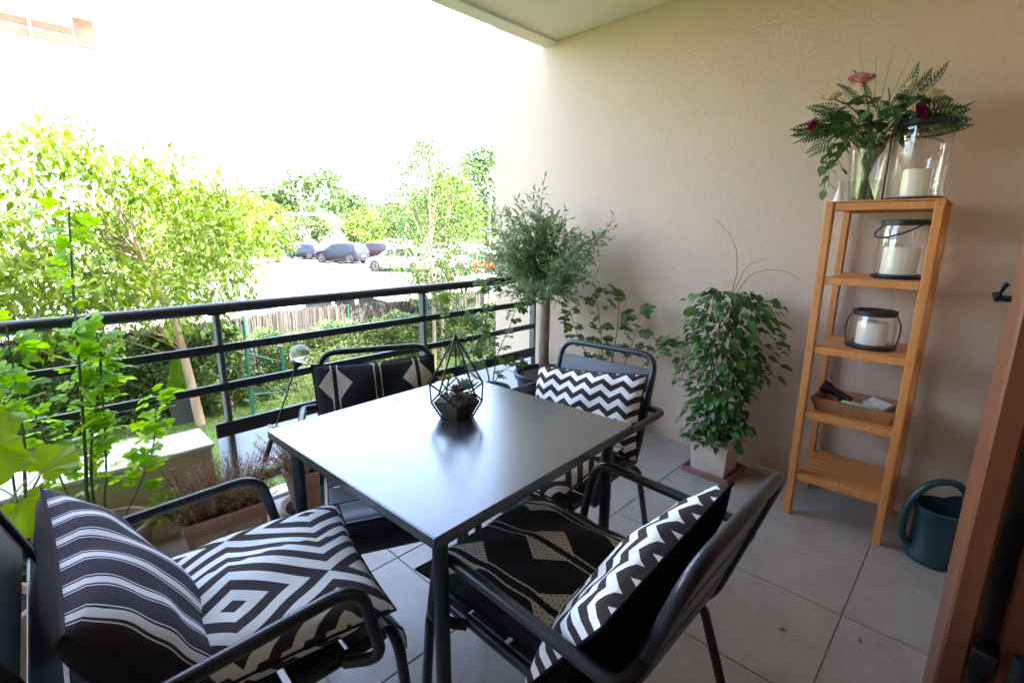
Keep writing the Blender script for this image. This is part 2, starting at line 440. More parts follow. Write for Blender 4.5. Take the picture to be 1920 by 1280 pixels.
# ---------------------------------------------------------------- mesh helpers
class MB:
    def __init__(s):
        s.v, s.f = [], []
    def add(s, verts, faces):
        o = len(s.v)
        s.v += [tuple(p) for p in verts]
        s.f += [tuple(i + o for i in f) for f in faces]
        return s
    def box(s, c, size, rot=None, ch=0.0):
        """box with chamfered edges; rot is a 3x3 / Euler matrix"""
        hx, hy, hz = [d / 2 for d in size]
        c = Vector(c)
        if ch <= 0:
            vs_ = [Vector((sx * hx, sy * hy, sz * hz)) for sx in (-1, 1) for sy in (-1, 1) for sz in (-1, 1)]
            fs = [(0, 1, 3, 2), (4, 6, 7, 5), (0, 4, 5, 1), (2, 3, 7, 6), (0, 2, 6, 4), (1, 5, 7, 3)]
        else:
            ch = min(ch, hx * .9, hy * .9, hz * .9)
            vs_, idx = [], {}
            for sx in (-1, 1):
                for sy in (-1, 1):
                    for sz in (-1, 1):
                        for ax in range(3):
                            p = [sx * (hx - ch), sy * (hy - ch), sz * (hz - ch)]
                            p[ax] = (sx * hx, sy * hy, sz * hz)[ax]
                            idx[(sx, sy, sz, ax)] = len(vs_)
                            vs_.append(Vector(p))
            fs = []
            for ax in range(3):
                a, b_ = [i for i in range(3) if i != ax]
                for sg in (-1, 1):
                    q = []
                    for (da, db) in ((-1, -1), (1, -1), (1, 1), (-1, 1)):
                        k = [0, 0, 0]; k[ax] = sg; k[a] = da; k[b_] = db
                        q.append(idx[(*k, ax)])
                    flip = (sg > 0) == (ax == 1)
                    fs.append(tuple(q[::-1] if flip else q))
            for ax in range(3):          # edge chamfers along ax
                a, b_ = [i for i in range(3) if i != ax]
                for sa in (-1, 1):
                    for sb in (-1, 1):
                        k0 = [0, 0, 0]; k1 = [0, 0, 0]
                        k0[ax] = -1; k1[ax] = 1
                        for k in (k0, k1):
                            k[a] = sa; k[b_] = sb
                        q = [idx[(*k0, a)], idx[(*k1, a)], idx[(*k1, b_)], idx[(*k0, b_)]]
                        fs.append(tuple(q))
            for sx in (-1, 1):
                for sy in (-1, 1):
                    for sz in (-1, 1):
                        fs.append(tuple(idx[(sx, sy, sz, a)] for a in range(3)))
        if rot is not None:
            vs_ = [rot @ p for p in vs_]
        return s.add([p + c for p in vs_], fs)
    def tube(s, pts, r, n=8, closed=False, cap=True):
        pts = [Vector(p) for p in pts]
        m = len(pts)
        rr = r if isinstance(r, (list, tuple)) else [r] * m
        tang = []
        for i in range(m):
            if closed:
                t = pts[(i + 1) % m] - pts[i - 1]
            else:
                t = pts[min(i + 1, m - 1)] - pts[max(i - 1, 0)]
            tang.append(t.normalized() if t.length > 1e-9 else Vector((0, 0, 1)))
        ref = Vector((0, 0, 1)) if abs(tang[0].z) < 0.9 else Vector((1, 0, 0))
        nrm = (ref - tang[0] * ref.dot(tang[0])).normalized()
        vs_, fs = [], []
        for i in range(m):
            if i:
                q = tang[i - 1].rotation_difference(tang[i])
                nrm = (q @ nrm)
                nrm = (nrm - tang[i] * nrm.dot(tang[i])).normalized()
            bi = tang[i].cross(nrm)
            for k in range(n):
                a = 2 * PI * k / n
                vs_.append(pts[i] + (nrm * math.cos(a) + bi * math.sin(a)) * rr[i])
        for i in range(m if closed else m - 1):
            j = (i + 1) % m
            for k in range(n):
                k2 = (k + 1) % n
                fs.append((i * n + k, i * n + k2, j * n + k2, j * n + k))
        if cap and not closed:
            fs.append(tuple(range(n))[::-1])
            fs.append(tuple((m - 1) * n + k for k in range(n)))
        return s.add(vs_, fs)
    def lathe(s, prof, c=(0, 0, 0), n=32):
        """prof: list of (r, z)"""
        c = Vector(c)
        vs_, fs = [], []
        for (r, z) in prof:
            for k in range(n):
                a = 2 * PI * k / n
                vs_.append(c + Vector((r * math.cos(a), r * math.sin(a), z)))
        for i in range(len(prof) - 1):
            for k in range(n):
                k2 = (k + 1) % n
                fs.append((i * n + k, i * n + k2, (i + 1) * n + k2, (i + 1) * n + k))
        if prof[0][0] > 1e-4:
            fs.append(tuple(range(n))[::-1])
        if prof[-1][0] > 1e-4:
            fs.append(tuple((len(prof) - 1) * n + k for k in range(n)))
        return s.add(vs_, fs)
    def sphere(s, c, r, n=12, m=8, sq=(1, 1, 1)):
        prof = [(max(1e-5, math.sin(PI * i / m)), -math.cos(PI * i / m)) for i in range(m + 1)]
        vs_, fs = [], []
        c = Vector(c)
        for (a, z) in prof:
            for k in range(n):
                t = 2 * PI * k / n
                vs_.append(c + Vector((a * math.cos(t) * r * sq[0], a * math.sin(t) * r * sq[1], z * r * sq[2])))
        for i in range(m):
            for k in range(n):
                k2 = (k + 1) % n
                fs.append((i * n + k, i * n + k2, (i + 1) * n + k2, (i + 1) * n + k))
        return s.add(vs_, fs)
    def mesh(s, name, mt=None, smooth=False):
        me = bpy.data.meshes.new(name)
        me.from_pydata([tuple(p) for p in s.v], [], s.f)
        me.update()
        if smooth:
            me.polygons.foreach_set('use_smooth', [True] * len(me.polygons))
            try:
                me.set_sharp_from_angle(angle=R(50))
            except Exception:
                pass
        if mt is not None:
            me.materials.append(mt)
        return me
    def build(s, name, mt, parent=None, smooth=False):
        return link(name, s.mesh(name, mt, smooth), parent)

def link(name, me, parent=None, mw=None):
    o = bpy.data.objects.new(name, me)
    COL.objects.link(o)
    if parent is not None:
        o.parent = parent
    if mw is not None:
        o.matrix_local = mw
    return o

def tag(o, label=None, cat=None, group=None, kind=None):
    if label: o['label'] = label
    if cat: o['category'] = cat
    if group: o['group'] = group
    if kind: o['kind'] = kind
    return o

def thing(name, label, cat, loc=(0, 0, 0), rz=0.0, group=None):
    o = bpy.data.objects.new(name, None)
    o.empty_display_size = 0.1
    COL.objects.link(o)
    o.location = loc
    o.rotation_euler = (0, 0, rz)
    return tag(o, label, cat, group)

def fillet(pts, rad, n=6):
    """round the corners of an open polyline"""
    pts = [Vector(p) for p in pts]
    out = [pts[0]]
    rads = rad if isinstance(rad, (list, tuple)) else [rad] * len(pts)
    for i in range(1, len(pts) - 1):
        p, a, b = pts[i], pts[i - 1], pts[i + 1]
        da, db = (a - p), (b - p)
        r = min(rads[i], da.length * .49, db.length * .49)
        A = p + da.normalized() * r
        B = p + db.normalized() * r
        for k in range(n + 1):
            t = k / n
            out.append((1 - t) ** 2 * A + 2 * t * (1 - t) * p + t * t * B)
    out.append(pts[-1])
    return out

def curve_pts(pts, n=6):
    """Catmull-Rom through points"""
    P = [Vector(p) for p in pts]
    P = [P[0] * 2 - P[1]] + P + [P[-1] * 2 - P[-2]]
    out = []
    for i in range(1, len(P) - 2):
        for k in range(n):
            t = k / n
            a, b, c, d = P[i - 1], P[i], P[i + 1], P[i + 2]
            out.append(0.5 * ((2 * b) + (c - a) * t + (2 * a - 5 * b + 4 * c - d) * t * t + (3 * b - a - 3 * c + d) * t ** 3))
    out.append(P[-2])
    return out

def taper(pts, r0, r1):
    m = len(pts)
    return [r0 + (r1 - r0) * i / max(1, m - 1) for i in range(m)]

def np_mesh(name, verts, faces, mt, smooth=False):
    """fast mesh from numpy arrays, faces (m,k)"""
    me = bpy.data.meshes.new(name)
    nv, (nf, k) = len(verts), faces.shape
    me.vertices.add(nv)
    me.vertices.foreach_set('co', np.asarray(verts, dtype=np.float32).ravel())
    me.loops.add(nf * k)
    me.loops.foreach_set('vertex_index', faces.astype(np.int32).ravel())
    me.polygons.add(nf)
    me.polygons.foreach_set('loop_start', np.arange(0, nf * k, k, dtype=np.int32))
    me.polygons.foreach_set('loop_total', np.full(nf, k, dtype=np.int32))
    if smooth:
        me.polygons.foreach_set('use_smooth', np.ones(nf, dtype=bool))
    me.update(calc_edges=True)
    me.validate()
    if mt is not None:
        me.materials.append(mt)
    return me

def unit(a):
    return a / np.maximum(np.linalg.norm(a, axis=1, keepdims=True), 1e-9)

def leaf_arrays(P, D, N, L, W, fold=0.18, droop=0.15):
    """one 4-triangle leaf for each row: base P, direction D, normal N, length L, width W"""
    n = len(P)
    D = unit(D)
    S = unit(np.cross(D, N))
    N = np.cross(S, D)
    L = L[:, None]; W = W[:, None]
    mid = P + D * L * 0.45
    tip = P + D * L - N * L * droop
    lft = mid - S * W * 0.5 + N * W * fold
    rgt = mid + S * W * 0.5 + N * W * fold
    V = np.stack([P, rgt, mid, lft, tip], axis=1).reshape(-1, 3)
    base = np.arange(n)[:, None] * 5
    F = np.concatenate([base + np.array([[0, 1, 2]]), base + np.array([[0, 2, 3]]), base + np.array([[1, 4, 2]]), base + np.array([[2, 4, 3]])])
    return V, F

def rand_dirs(n, zbias=0.0):
    d = RNG.normal(size=(n, 3))
    d[:, 2] += zbias
    return unit(d)

def blob_points(n, c, rad, shell=0.5, lumps=5, amp=0.25):
    """points in an uneven ellipsoid, denser near the surface"""
    d = rand_dirs(n)
    k = RNG.normal(size=(lumps, 3))
    k = unit(k)
    bump = 1 + amp * np.max(d @ k.T, axis=1) - amp * 0.5 + RNG.normal(size=n) * 0.06
    r = (shell + (1 - shell) * RNG.random(n) ** 0.6) * bump
    return np.asarray(c) + d * r[:, None] * np.asarray(rad), d

def foliage(name, mt, parent, centres, radii, per, L, W, out=0.6, droop=0.2, down=0.0, jitter=0.25):
    """leaves clumped round the given centres, one mesh"""
    Ps, Ds = [], []
    for c, r in zip(centres, radii):
        n = max(3, int(per * RNG.uniform(.7, 1.3)))
        d = rand_dirs(n)
        p = np.asarray(c) + d * (RNG.random(n) ** 0.5)[:, None] * np.asarray(r)
        Ps.append(p); Ds.append(unit(d * out + rand_dirs(n) * 0.7 + np.array([0, 0, -down])))
    P = np.concatenate(Ps); D = np.concatenate(Ds); n = len(P)
    N = unit(rand_dirs(n) * 0.7 + np.array([0, 0, 1.0]))
    s = RNG.uniform(1 - jitter, 1 + jitter, n) * (0.75 + 0.5 * RNG.random(n))
    V, F = leaf_arrays(P, D, N, L * s, W * s, droop=droop)
    return link(name, np_mesh(name, V, F, mt), parent)

# ---------------------------------------------------------------- the setting: ground, lawn, car park
GZ, LZ = -1.45, -1.30
g = MB().add([(-500, -300, GZ), (600, -300, GZ), (600, 900, GZ), (-500, 900, GZ)], [(0, 1, 2, 3)]).build('ground', M['ground'])
tag(g, kind='structure')
asphalt = MB().add([(-14, 8.75, GZ + .03), (75, 8.75, GZ + .03), (75, 72, GZ + .03), (-14, 72, GZ + .03)], [(0, 1, 2, 3)]).build('car_park', M['asphalt'])
tag(asphalt, kind='structure')
AZ = GZ + .03
def marking(x0, y0, x1, y1):
    MB().add([(x0, y0, AZ + .004), (x1, y0, AZ + .004), (x1, y1, AZ + .004), (x0, y1, AZ + .004)], [(0, 1, 2, 3)]).build('bay_marking', M['white_paint'], asphalt)
for i in range(12):
    marking(14 + i * 2.6, 36, 14.1 + i * 2.6, 41)
    marking(9 + i * 2.6, 20.5, 9.1 + i * 2.6, 25.5)
lawn = MB().box((-2, 5.5, (LZ + GZ) / 2), (24, 6.3, LZ - GZ)).build('lawn', M['lawn'])
tag(lawn, kind='structure')

# ---------------------------------------------------------------- the balcony: slab, tiles, wall, ceiling, house
WX = 2.79                     # face of the end wall
slab = MB().box((-1.1, 0.85, -0.16), (7.78, 3.2, 0.31)).build('balcony_floor', M['grout'])
tag(slab, kind='structure')
T = 0.45
tm = MB().box((0, 0, 0), (T - .004, T - .004, .012), ch=.0015).mesh('tile', M['tile'])
half = {}
ty0 = 0.1824 - 3 * T
tx0 = 1.829 - 8 * T
for i in range(-4, 11):
    for j in range(0, 9):
        x0, x1 = tx0 + i * T, tx0 + (i + 1) * T
        y0, y1 = ty0 + j * T, ty0 + (j + 1) * T
        x1c, y1c = min(x1, WX), min(y1, 2.33)
        if x1c - x0 < .02 or y1c - y0 < .02 or x1 < -1.6 or y0 < -.72:
            continue
        if x1c == x1 and y1c == y1:
            me = tm
            o = link('tile', me, slab)
            o.location = ((x0 + x1) / 2, (y0 + y1) / 2, -0.006 + RNG.uniform(-.0003, .0003))
        else:
            key = (round(x1c - x0, 3), round(y1c - y0, 3))
            if key not in half:
                half[key] = MB().box((0, 0, 0), (x1c - x0 - .004, y1c - y0 - .004, .012), ch=.0015).mesh('tile', M['tile'])
            o = link('tile', half[key], slab)
            o.location = ((x0 + x1c) / 2, (y0 + y1c) / 2, -0.006)
kerb = MB().box((1.655, 2.395, -0.005), (2.26, 0.10, 0.03), ch=.004).build('kerb', M['white_wall'], slab)

wall = MB().box((WX + .125, 0.69, 2.9), (.25, 4.4, 9.5)).build('end_wall', M['stucco'])
tag(wall, 'beige roughcast end wall of the balcony behind the wooden shelf', 'wall')
ceil = thing('balcony_ceiling', 'pale painted slab forming the ceiling over the balcony', 'ceiling', (0, 0, 2.515))
MB().box((-1.1, 0.85, .10), (7.775, 3.14, .20)).build('slab', M['ceiling'], ceil)
MB().box((-1.1, 2.358, -.008), (7.775, .115, .018)).build('drip_edge', M['ceiling'], ceil)
house = thing('apartment_house', 'house body rising above and behind the balcony', 'building', (-1.1, -4, GZ))
def hbox(nm, x0, x1, y0, y1, z0, z1, mt='stucco'):
    MB().box(((x0 + x1) / 2 + 1.1, (y0 + y1) / 2 + 4, (z0 + z1) / 2 - GZ), (x1 - x0, y1 - y0, z1 - z0)).build(nm, M[mt], house)
hbox('upper_storey', -4.985, 2.785, -9.0, 2.30, 2.72, 7.6)
hbox('neighbouring_flats', 3.05, 16.0, -9.0, 1.9, GZ, 7.6)
hbox('facade', -4.985, -.95, -.34, -.14, 0.002, 2.512)
hbox('facade', 1.50, 2.786, -.34, -.14, 0.002, 2.512)
hbox('lintel', -.948, 1.498, -.34, -.14, 2.24, 2.51)
hbox('room_wall', -3.0, 2.78, -4.6, -4.4, 0.002, 2.715, 'room_paint')
hbox('room_wall', -3.2, -3.002, -4.6, -.345, 0.002, 2.715, 'room_paint')
hbox('room_wall', 2.60, 2.78, -4.39, -.345, 0.002, 2.715, 'room_paint')
hbox('room_floor', -3.2, 2.784, -4.6, -.752, -.20, 0.001, 'tray')
hbox('added_left_wall', -1.75, -1.50, -.138, 2.32, 0.002, 2.512)  # unseen wall, added to cut the light reaching the end wall from the left
hbox('basement', -4.985, 2.78, -9.0, 1.6, GZ, -.32, 'stucco')
par = MB().box((-2.2, 2.44, .03), (5.44, .22, .65), ch=.006).build('parapet_wall', M['parapet_paint'])
tag(par, 'low rendered parapet wall under the left part of the railing', 'wall')
MB().box((-2.2, 2.44, .361), (5.46, .24, .018), ch=.004).build('coping', M['white_wall'], par)

# ---------------------------------------------------------------- railing
rl = thing('balcony_railing', 'anthracite metal balcony railing with round handrail and flat bars', 'railing', (0, 2.40, 0))
MB().tube([(-1.8, 0, .946), (WX, 0, .946)], .025, 14).build('handrail', M['rail'], rl, True)
def flat(name, x0, x1, z, h, d=.018, y=-.012, mt='rail'):
    MB().box(((x0 + x1) / 2, y, z), (x1 - x0, d, h), ch=.003).build(name, M[mt], rl)
flat('bar', -1.8, 2.70, .769, .036)
flat('bar', -.05, 2.70, .593, .036)
flat('bar', .556, 2.70, .395, .068)
flat('bar', .556, 2.70, .112, .04)
for x in (.62, 1.716, 2.715):
    o = MB().box((x, .012, .46), (.022, .05, .92), ch=.003).build('post', M['post'], rl)
    MB().box((x, .006, .922), (.07, .045, .008), ch=.002).build('bracket', M['rail'], o)
    MB().box((x, .012, .015), (.07, .08, .012), ch=.002).build('base_plate', M['rail'], o)
for x0, x1 in ((.565, .606), (.634, 1.70), (1.73, 2.70)):
    flat('milky_panel', x0, x1, .247, .225, .006, .012, 'panel')

# ---------------------------------------------------------------- furniture
def quat_frame(loc, rz, tilt=0.0, roll_=0.0):
    return Matrix.Translation(loc) @ Matrix.Rotation(rz, 4, 'Z') @ Matrix.Rotation(tilt, 4, 'X') @ Matrix.Rotation(roll_, 4, 'Y')

tb = thing('dining_table', 'square anthracite metal table with a thin smooth top', 'table', (.82, 1.02, 0), R(2.0))
S = .365
o = MB().box((0, 0, .7275), (2 * S, 2 * S, .025), ch=.003).build('tabletop', M['table'], tb)
MB().box((0, 0, .7145), (2 * S - .004, 2 * S - .004, .002)).build('edge_trim', M['chair'], o)
fr = MB()
for sx in (-1, 1):
    fr.box((sx * (S - .055), 0, .704), (.02, 2 * S - .15, .022), ch=.002)
    fr.box((0, sx * (S - .055), .704), (2 * S - .15, .02, .022), ch=.002)
fr.build('apron', M['chair'], tb)
for sx in (-1, 1):
    for sy in (-1, 1):
        MB().tube([(sx * (S - .052), sy * (S - .052), 0), (sx * (S - .052), sy * (S - .052), .715)], .0165, 14).build('leg', M['chair'], tb, True)
scr = MB()
for (x, y, a, l) in ((.24, .31, .4, .05), (.30, .27, .9, .03), (.20, .34, .1, .02)):
    scr.box((x, y, .7401), (l, .006, .0006), Matrix.Rotation(a, 3, 'Z'))
scr.build('scuff_mark', mat('scuff', (0.10, 0.105, 0.115), 0.6), o)

def chair(label, loc, face, group='metal armchairs round the table'):
    c = thing('armchair', label, 'chair', (*loc, 0), face - PI / 2, group)
    W_ = .215
    m = M['chair']
    # back loop
    loop = [(-W_, -.17, .43), (-W_, -.20, .47), (-W_, -.31, .815), (W_, -.31, .815), (W_, -.20, .47), (W_, -.17, .43)]
    MB().tube(fillet(loop, [0, .03, .07, .07, .03, 0], 8), .0125, 10).build('back_frame', m, c, True)
    def bp(z):            # point of the sloping back at height z
        t = (z - .47) / .345
        return -.20 - .11 * t
    th = math.atan2(.11, .345)
    for z in (.718, .612, .506):
        MB().box((0, bp(z), z), (2 * W_ - .02, .005, .092), Matrix.Rotation(th, 3, 'X'), ch=.002).build('back_slat', M['chair_slat'], c)
    for k, y in enumerate((-.115, .005, .125)):
        MB().box((0, y, .437), (2 * W_ - .01, .108, .005), ch=.002).build('seat_slat', M['chair_slat'], c)
    roll_ = [(.188, .4395), (.235, .4395), (.270, .436), (.298, .424), (.316, .402), (.323, .375), (.324, .345)]
    V_ = [(sx * (W_ - .006), y - dy, z - dz) for (y, z) in roll_ for (sx, dy, dz) in ((-1, 0, 0), (1, 0, 0), (1, .002, .0045), (-1, .002, .0045))]
    F_ = []
    for i in range(len(roll_) - 1):
        a, b = i * 4, i * 4 + 4
        F_ += [(a, a + 1, b + 1, b), (a + 2, a + 3, b + 3, b + 2), (a + 1, a + 2, b + 2, b + 1), (a + 3, a, b, b + 3)]
    F_ += [(3, 2, 1, 0), tuple(len(V_) - 4 + k for k in range(4))]
    MB().add(V_, F_).build('front_slat', M['chair_slat'], c, True)
    for s in (-1, 1):
        MB().tube([(s * W_, -.18, .425), (s * W_, .265, .425)], .0125, 10).build('seat_rail', m, c, True)
        a = [(s * W_, bp(.62) + .0, .62), (s * .285, bp(.62) + .0, .62), (s * .285, .185, .635), (s * .282, .225, .44), (s * .225, .17, .425)]
        MB().tube(fillet(a, [0, .055, .06, .045, 0], 8), .0125, 10).build('armrest', m, c, True)
        MB().tube(fillet([(s * .21, -.12, .425), (s * .235, -.17, .40), (s * .245, -.295, .005)], .03), .0115, 10).build('rear_leg', m, c, True)
        MB().lathe([(.0135, 0), (.0135, .02)], (s * .245, -.295, 0), 10).build('glide', M['black_metal'], c)
        MB().lathe([(.0135, 0), (.0135, .02)], (s * .255, .315, 0), 10).build('glide', M['black_metal'], c)
    MB().tube(fillet([(-.255, .315, .005), (-.238, .285, .420), (.238, .285, .420), (.255, .315, .005)], .055, 8), .0125, 10).build('front_leg_frame', m, c, True)
    return c

chair('anthracite armchair in the left foreground holding striped and geometric cushions', (.20, 1.05), R(-2))
chair('anthracite armchair by the railing with only a black lozenge cushion', (.868, 1.45), R(245))
chair('anthracite armchair nearest the olive tree with its slatted back to the wall', (1.385, 1.07), R(184))
chair('anthracite armchair in the right foreground with its back turned', (.825, .545), R(90))

def pillow(name, label, w, h, t, mw, mt, back=None, edge=None, seed=1, sag=0.0):
    rng = np.random.default_rng(seed)
    n = 34
    us = np.linspace(-1, 1, n + 1)
    root = thing(name, label, 'cushion')
    ph = rng.uniform(0, 6.28, 8)
    def make(side):
        V = []
        for v in us:
            for u in us:
                e = max(0.0, (1 - abs(u) ** 2.3)) * max(0.0, (1 - abs(v) ** 2.3))
                z = side * t / 2 * e ** 0.42
                px_ = u * w / 2 * (1 - .055 * (1 - v * v) * abs(u) ** 3)
                py_ = v * h / 2 * (1 - .055 * (1 - u * u) * abs(v) ** 3)
                edge_w = (max(abs(u), abs(v))) ** 3
                z += .0055 * math.sin(5 * u + ph[0] + 2 * v) * math.sin(4 * v + ph[1]) * e ** .5
                z += .004 * edge_w * math.sin(13 * (u if abs(v) > abs(u) else v) + ph[2]) * e ** .25
                z += (.0045 * math.sin(9 * (u * .8 + v * ph[3] * .15) + ph[4] + 3 * math.sin(2.2 * v + ph[5])) + .003 * math.sin(17 * (v * .7 - u * .4) + ph[6]) * abs(u)) * e ** .45 * (1 if side > 0 else .5)
                z += -sag * (u * u) * .5
                V.append((px_, py_, z))
        F = [(j * (n + 1) + i, j * (n + 1) + i + 1, (j + 1) * (n + 1) + i + 1, (j + 1) * (n + 1) + i) for j in range(n) for i in range(n)]
        if side < 0:
            F = [f[::-1] for f in F]
        me = bpy.data.meshes.new('cover')
        me.from_pydata(V, [], F)
        uvl = me.uv_layers.new(name='UVMap')
        co = [((i % (n + 1)) / n, (i // (n + 1)) / n) for i in range((n + 1) ** 2)]
        for l in me.loops:
            uvl.data[l.index].uv = co[l.vertex_index]
        me.polygons.foreach_set('use_smooth', [True] * len(me.polygons))
        me.materials.append(mt if side > 0 or back is None else back)
        return me
    link('front_cover', make(1), root)
    link('back_cover', make(-1), root)
    ring = []
    for k in range(4 * 16):
        q, r_ = divmod(k, 16)
        t_ = -1 + 2 * r_ / 16
        u, v = ((t_, -1), (1, t_), (-t_, 1), (-1, -t_))[q]
        ring.append((u * w / 2 * (1 - .055 * (1 - v * v) * abs(u) ** 3), v * h / 2 * (1 - .055 * (1 - u * u) * abs(v) ** 3), -sag * u * u * .5))
    MB().tube(ring, .0032, 6, closed=True).build('piping', edge or back or M['brown_cloth'], root, True)
    root.matrix_world = mw
    return root

def stand(loc, face, lean, spin=0.0):
    """cushion standing on a seat: local y is up the cushion, local z looks along 'face'"""
    return Matrix.Translation(loc) @ Matrix.Rotation(face + PI / 2, 4, 'Z') @ Matrix.Rotation(PI / 2 - lean, 4, 'X') @ Matrix.Rotation(spin, 4, 'Z')

pillow('cushion', 'dark cushion with white stripes leaning on the left foreground chair back', .46, .40, .155, stand((.075, 1.06, .588), R(-3), R(27), R(5)), M['stripes'], M['brown_cloth'], seed=2)
pillow('cushion', 'brown and white geometric cushion lying on the left foreground chair seat', .47, .46, .13, Matrix.Translation((.285, 1.05, .505)) @ Matrix.Rotation(R(-103), 4, 'Z') @ Matrix.Rotation(R(4), 4, 'X'), M['geo'], M['geo'], M['brown_cloth'], seed=3)
pillow('cushion', 'black cushion with beige lozenges standing against the chair by the railing', .46, .43, .12, stand((.912, 1.572, .600), R(246), R(26)), M['diamond'], M['black_velvet'], seed=4)
pillow('cushion', 'chevron cushion leaning on the chair nearest the olive tree', .50, .32, .13, stand((1.535, 1.085, .588), R(183), R(20), R(6)), M['chevron'], M['black_velvet'], M['brown_cloth'], seed=5)
pillow('cushion', 'geometric cushion lying on the seat of the chair nearest the olive tree', .43, .42, .11, Matrix.Translation((1.245, 1.055, .500)) @ Matrix.Rotation(R(95), 4, 'Z') @ Matrix.Rotation(R(-3), 4, 'X'), M['geo'], M['geo'], M['brown_cloth'], seed=6)
pillow('cushion', 'black cushion with beige lozenges lying on the right foreground chair seat', .44, .46, .12, Matrix.Translation((.80, .645, .50)) @ Matrix.Rotation(R(2), 4, 'Z'), M['diamond'], M['black_velvet'], seed=7)
pillow('cushion', 'chevron cushion leaning on the right foreground chair back', .50, .32, .125, stand((.79, .415, .600), R(93), R(33), R(-5)), M['chevron'], M['black_velvet'], M['black_velvet'], seed=8)

# ---------------------------------------------------------------- terrarium
te = thing('glass_terrarium', 'faceted glass terrarium with black edges and succulents on the table', 'terrarium', (.885, 1.085, .7404), R(15))
def ring5(r, z, off=0.0):
    return [Vector((r * math.cos(2 * PI * (k + off) / 5), r * math.sin(2 * PI * (k + off) / 5), z)) for k in range(5)]
B0, B1, B2, AP = ring5(.050, .003), ring5(.078, .052), ring5(.084, .092, .5), Vector((0, 0, .245))
bars = []
for k in range(5):
    bars += [(B0[k], B0[(k + 1) % 5]), (B0[k], B1[k]), (B1[k], B2[k]), (B1[k], B2[k - 1]), (B2[k], AP)]
for a, b in bars:
    MB().tube([a, b], .0028, 6).build('edge_bar', M['black_metal'], te, True)
for k in range(5):
    q = [B0[k], B0[(k + 1) % 5], B1[(k + 1) % 5], B2[k], B1[k]]
    MB().add(q, [(0, 1, 2, 3, 4)]).build('pane', M['glass'], te)
    if k != 2:
        MB().add([B2[k - 1], B1[k], B2[k], AP], [(0, 1, 2, 3)]).build('pane', M['glass'], te)
_sb, _st = ring5(.0465, .0055), ring5(.0715, .050)
_sm = [p.lerp(q_, .5) for p, q_ in zip(_st, _st[1:] + _st[:1])]
_sv = _sb + _st + [Vector((p.x * .97, p.y * .97, .050 + random.uniform(0, .012))) for p in _sm] + [Vector((p.x * .5, p.y * .5, .058 + random.uniform(0, .012))) for p in _st] + [Vector((0, 0, .066))]
_sf = [(4, 3, 2, 1, 0)]
for k in range(5):
    k2 = (k + 1) % 5
    _sf += [(k, k2, 5 + k2, 10 + k, 5 + k), (5 + k, 10 + k, 15 + k), (10 + k, 5 + k2, 15 + k2), (10 + k, 15 + k2, 15 + k), (15 + k, 15 + k2, 20)]
MB().add(_sv, _sf).build('soil', M['sand'], te)
_pb = MB()
for k in range(60):
    a_, r_ = random.uniform(0, 6.28), random.uniform(.0, .058)
    _pb.sphere((r_ * math.cos(a_), r_ * math.sin(a_), .058 + .008 * (1 - r_ / .058)), random.uniform(.003, .007), 6, 4, (1, 1, .7))
tag(_pb.build('pebbles', M['stone_dark'], te), kind='stuff')
def rosette(parent, c, n, L, W, mt, elev=35, name='succulent'):
    V, F = [], []
    P, D, N, Ls, Ws = [], [], [], [], []
    for k in range(n):
        a = k * 2.39996
        t = k / n
        e = R(elev + 50 * (1 - t) - 15)
        d = (math.cos(a) * math.cos(e), math.sin(a) * math.cos(e), math.sin(e))
        P.append(c); D.append(d); N.append((-math.cos(a) * math.sin(e), -math.sin(a) * math.sin(e), math.cos(e)))
        Ls.append(L * (.45 + .6 * t)); Ws.append(W)
    V, F = leaf_arrays(np.array(P, float), np.array(D), np.array(N), np.array(Ls), np.array(Ws), fold=.3, droop=-.15)
    return link(name, np_mesh(name, V, F, mt), parent)
suc_g = leaf_mat('succulent_green', (0.16, 0.26, 0.13), (0.20, 0.31, 0.17), (0.25, 0.36, 0.21), trans=.15)
suc_r = leaf_mat('succulent_red', (0.15, 0.04, 0.035), (0.20, 0.07, 0.05), (0.16, 0.10, 0.06), trans=.1)
suc_y = leaf_mat('succulent_yellow', (0.26, 0.30, 0.07), (0.32, 0.34, 0.09), (0.36, 0.33, 0.08), trans=.25)
rosette(te, (.034, -.010, .072), 40, .058, .013, suc_g, 30)
rosette(te, (-.004, -.006, .074), 28, .042, .016, suc_r, 20)
rosette(te, (-.012, -.038, .064), 16, .027, .012, suc_y, 50)
sp = MB()
sp.tube(curve_pts([(-.03, .008, .055), (-.034, .01, .085), (-.030, .006, .118)]), .0028, 6)
sp.tube(curve_pts([(-.034, .01, .085), (-.046, .012, .105), (-.052, .012, .120)]), .002, 6)
sp.build('succulent_stem', M['stem_brown'], te, True)
rosette(te, (-.030, .006, .116), 9, .032, .024, suc_y, 30)
rosette(te, (-.050, .012, .118), 8, .027, .020, suc_y, 30)

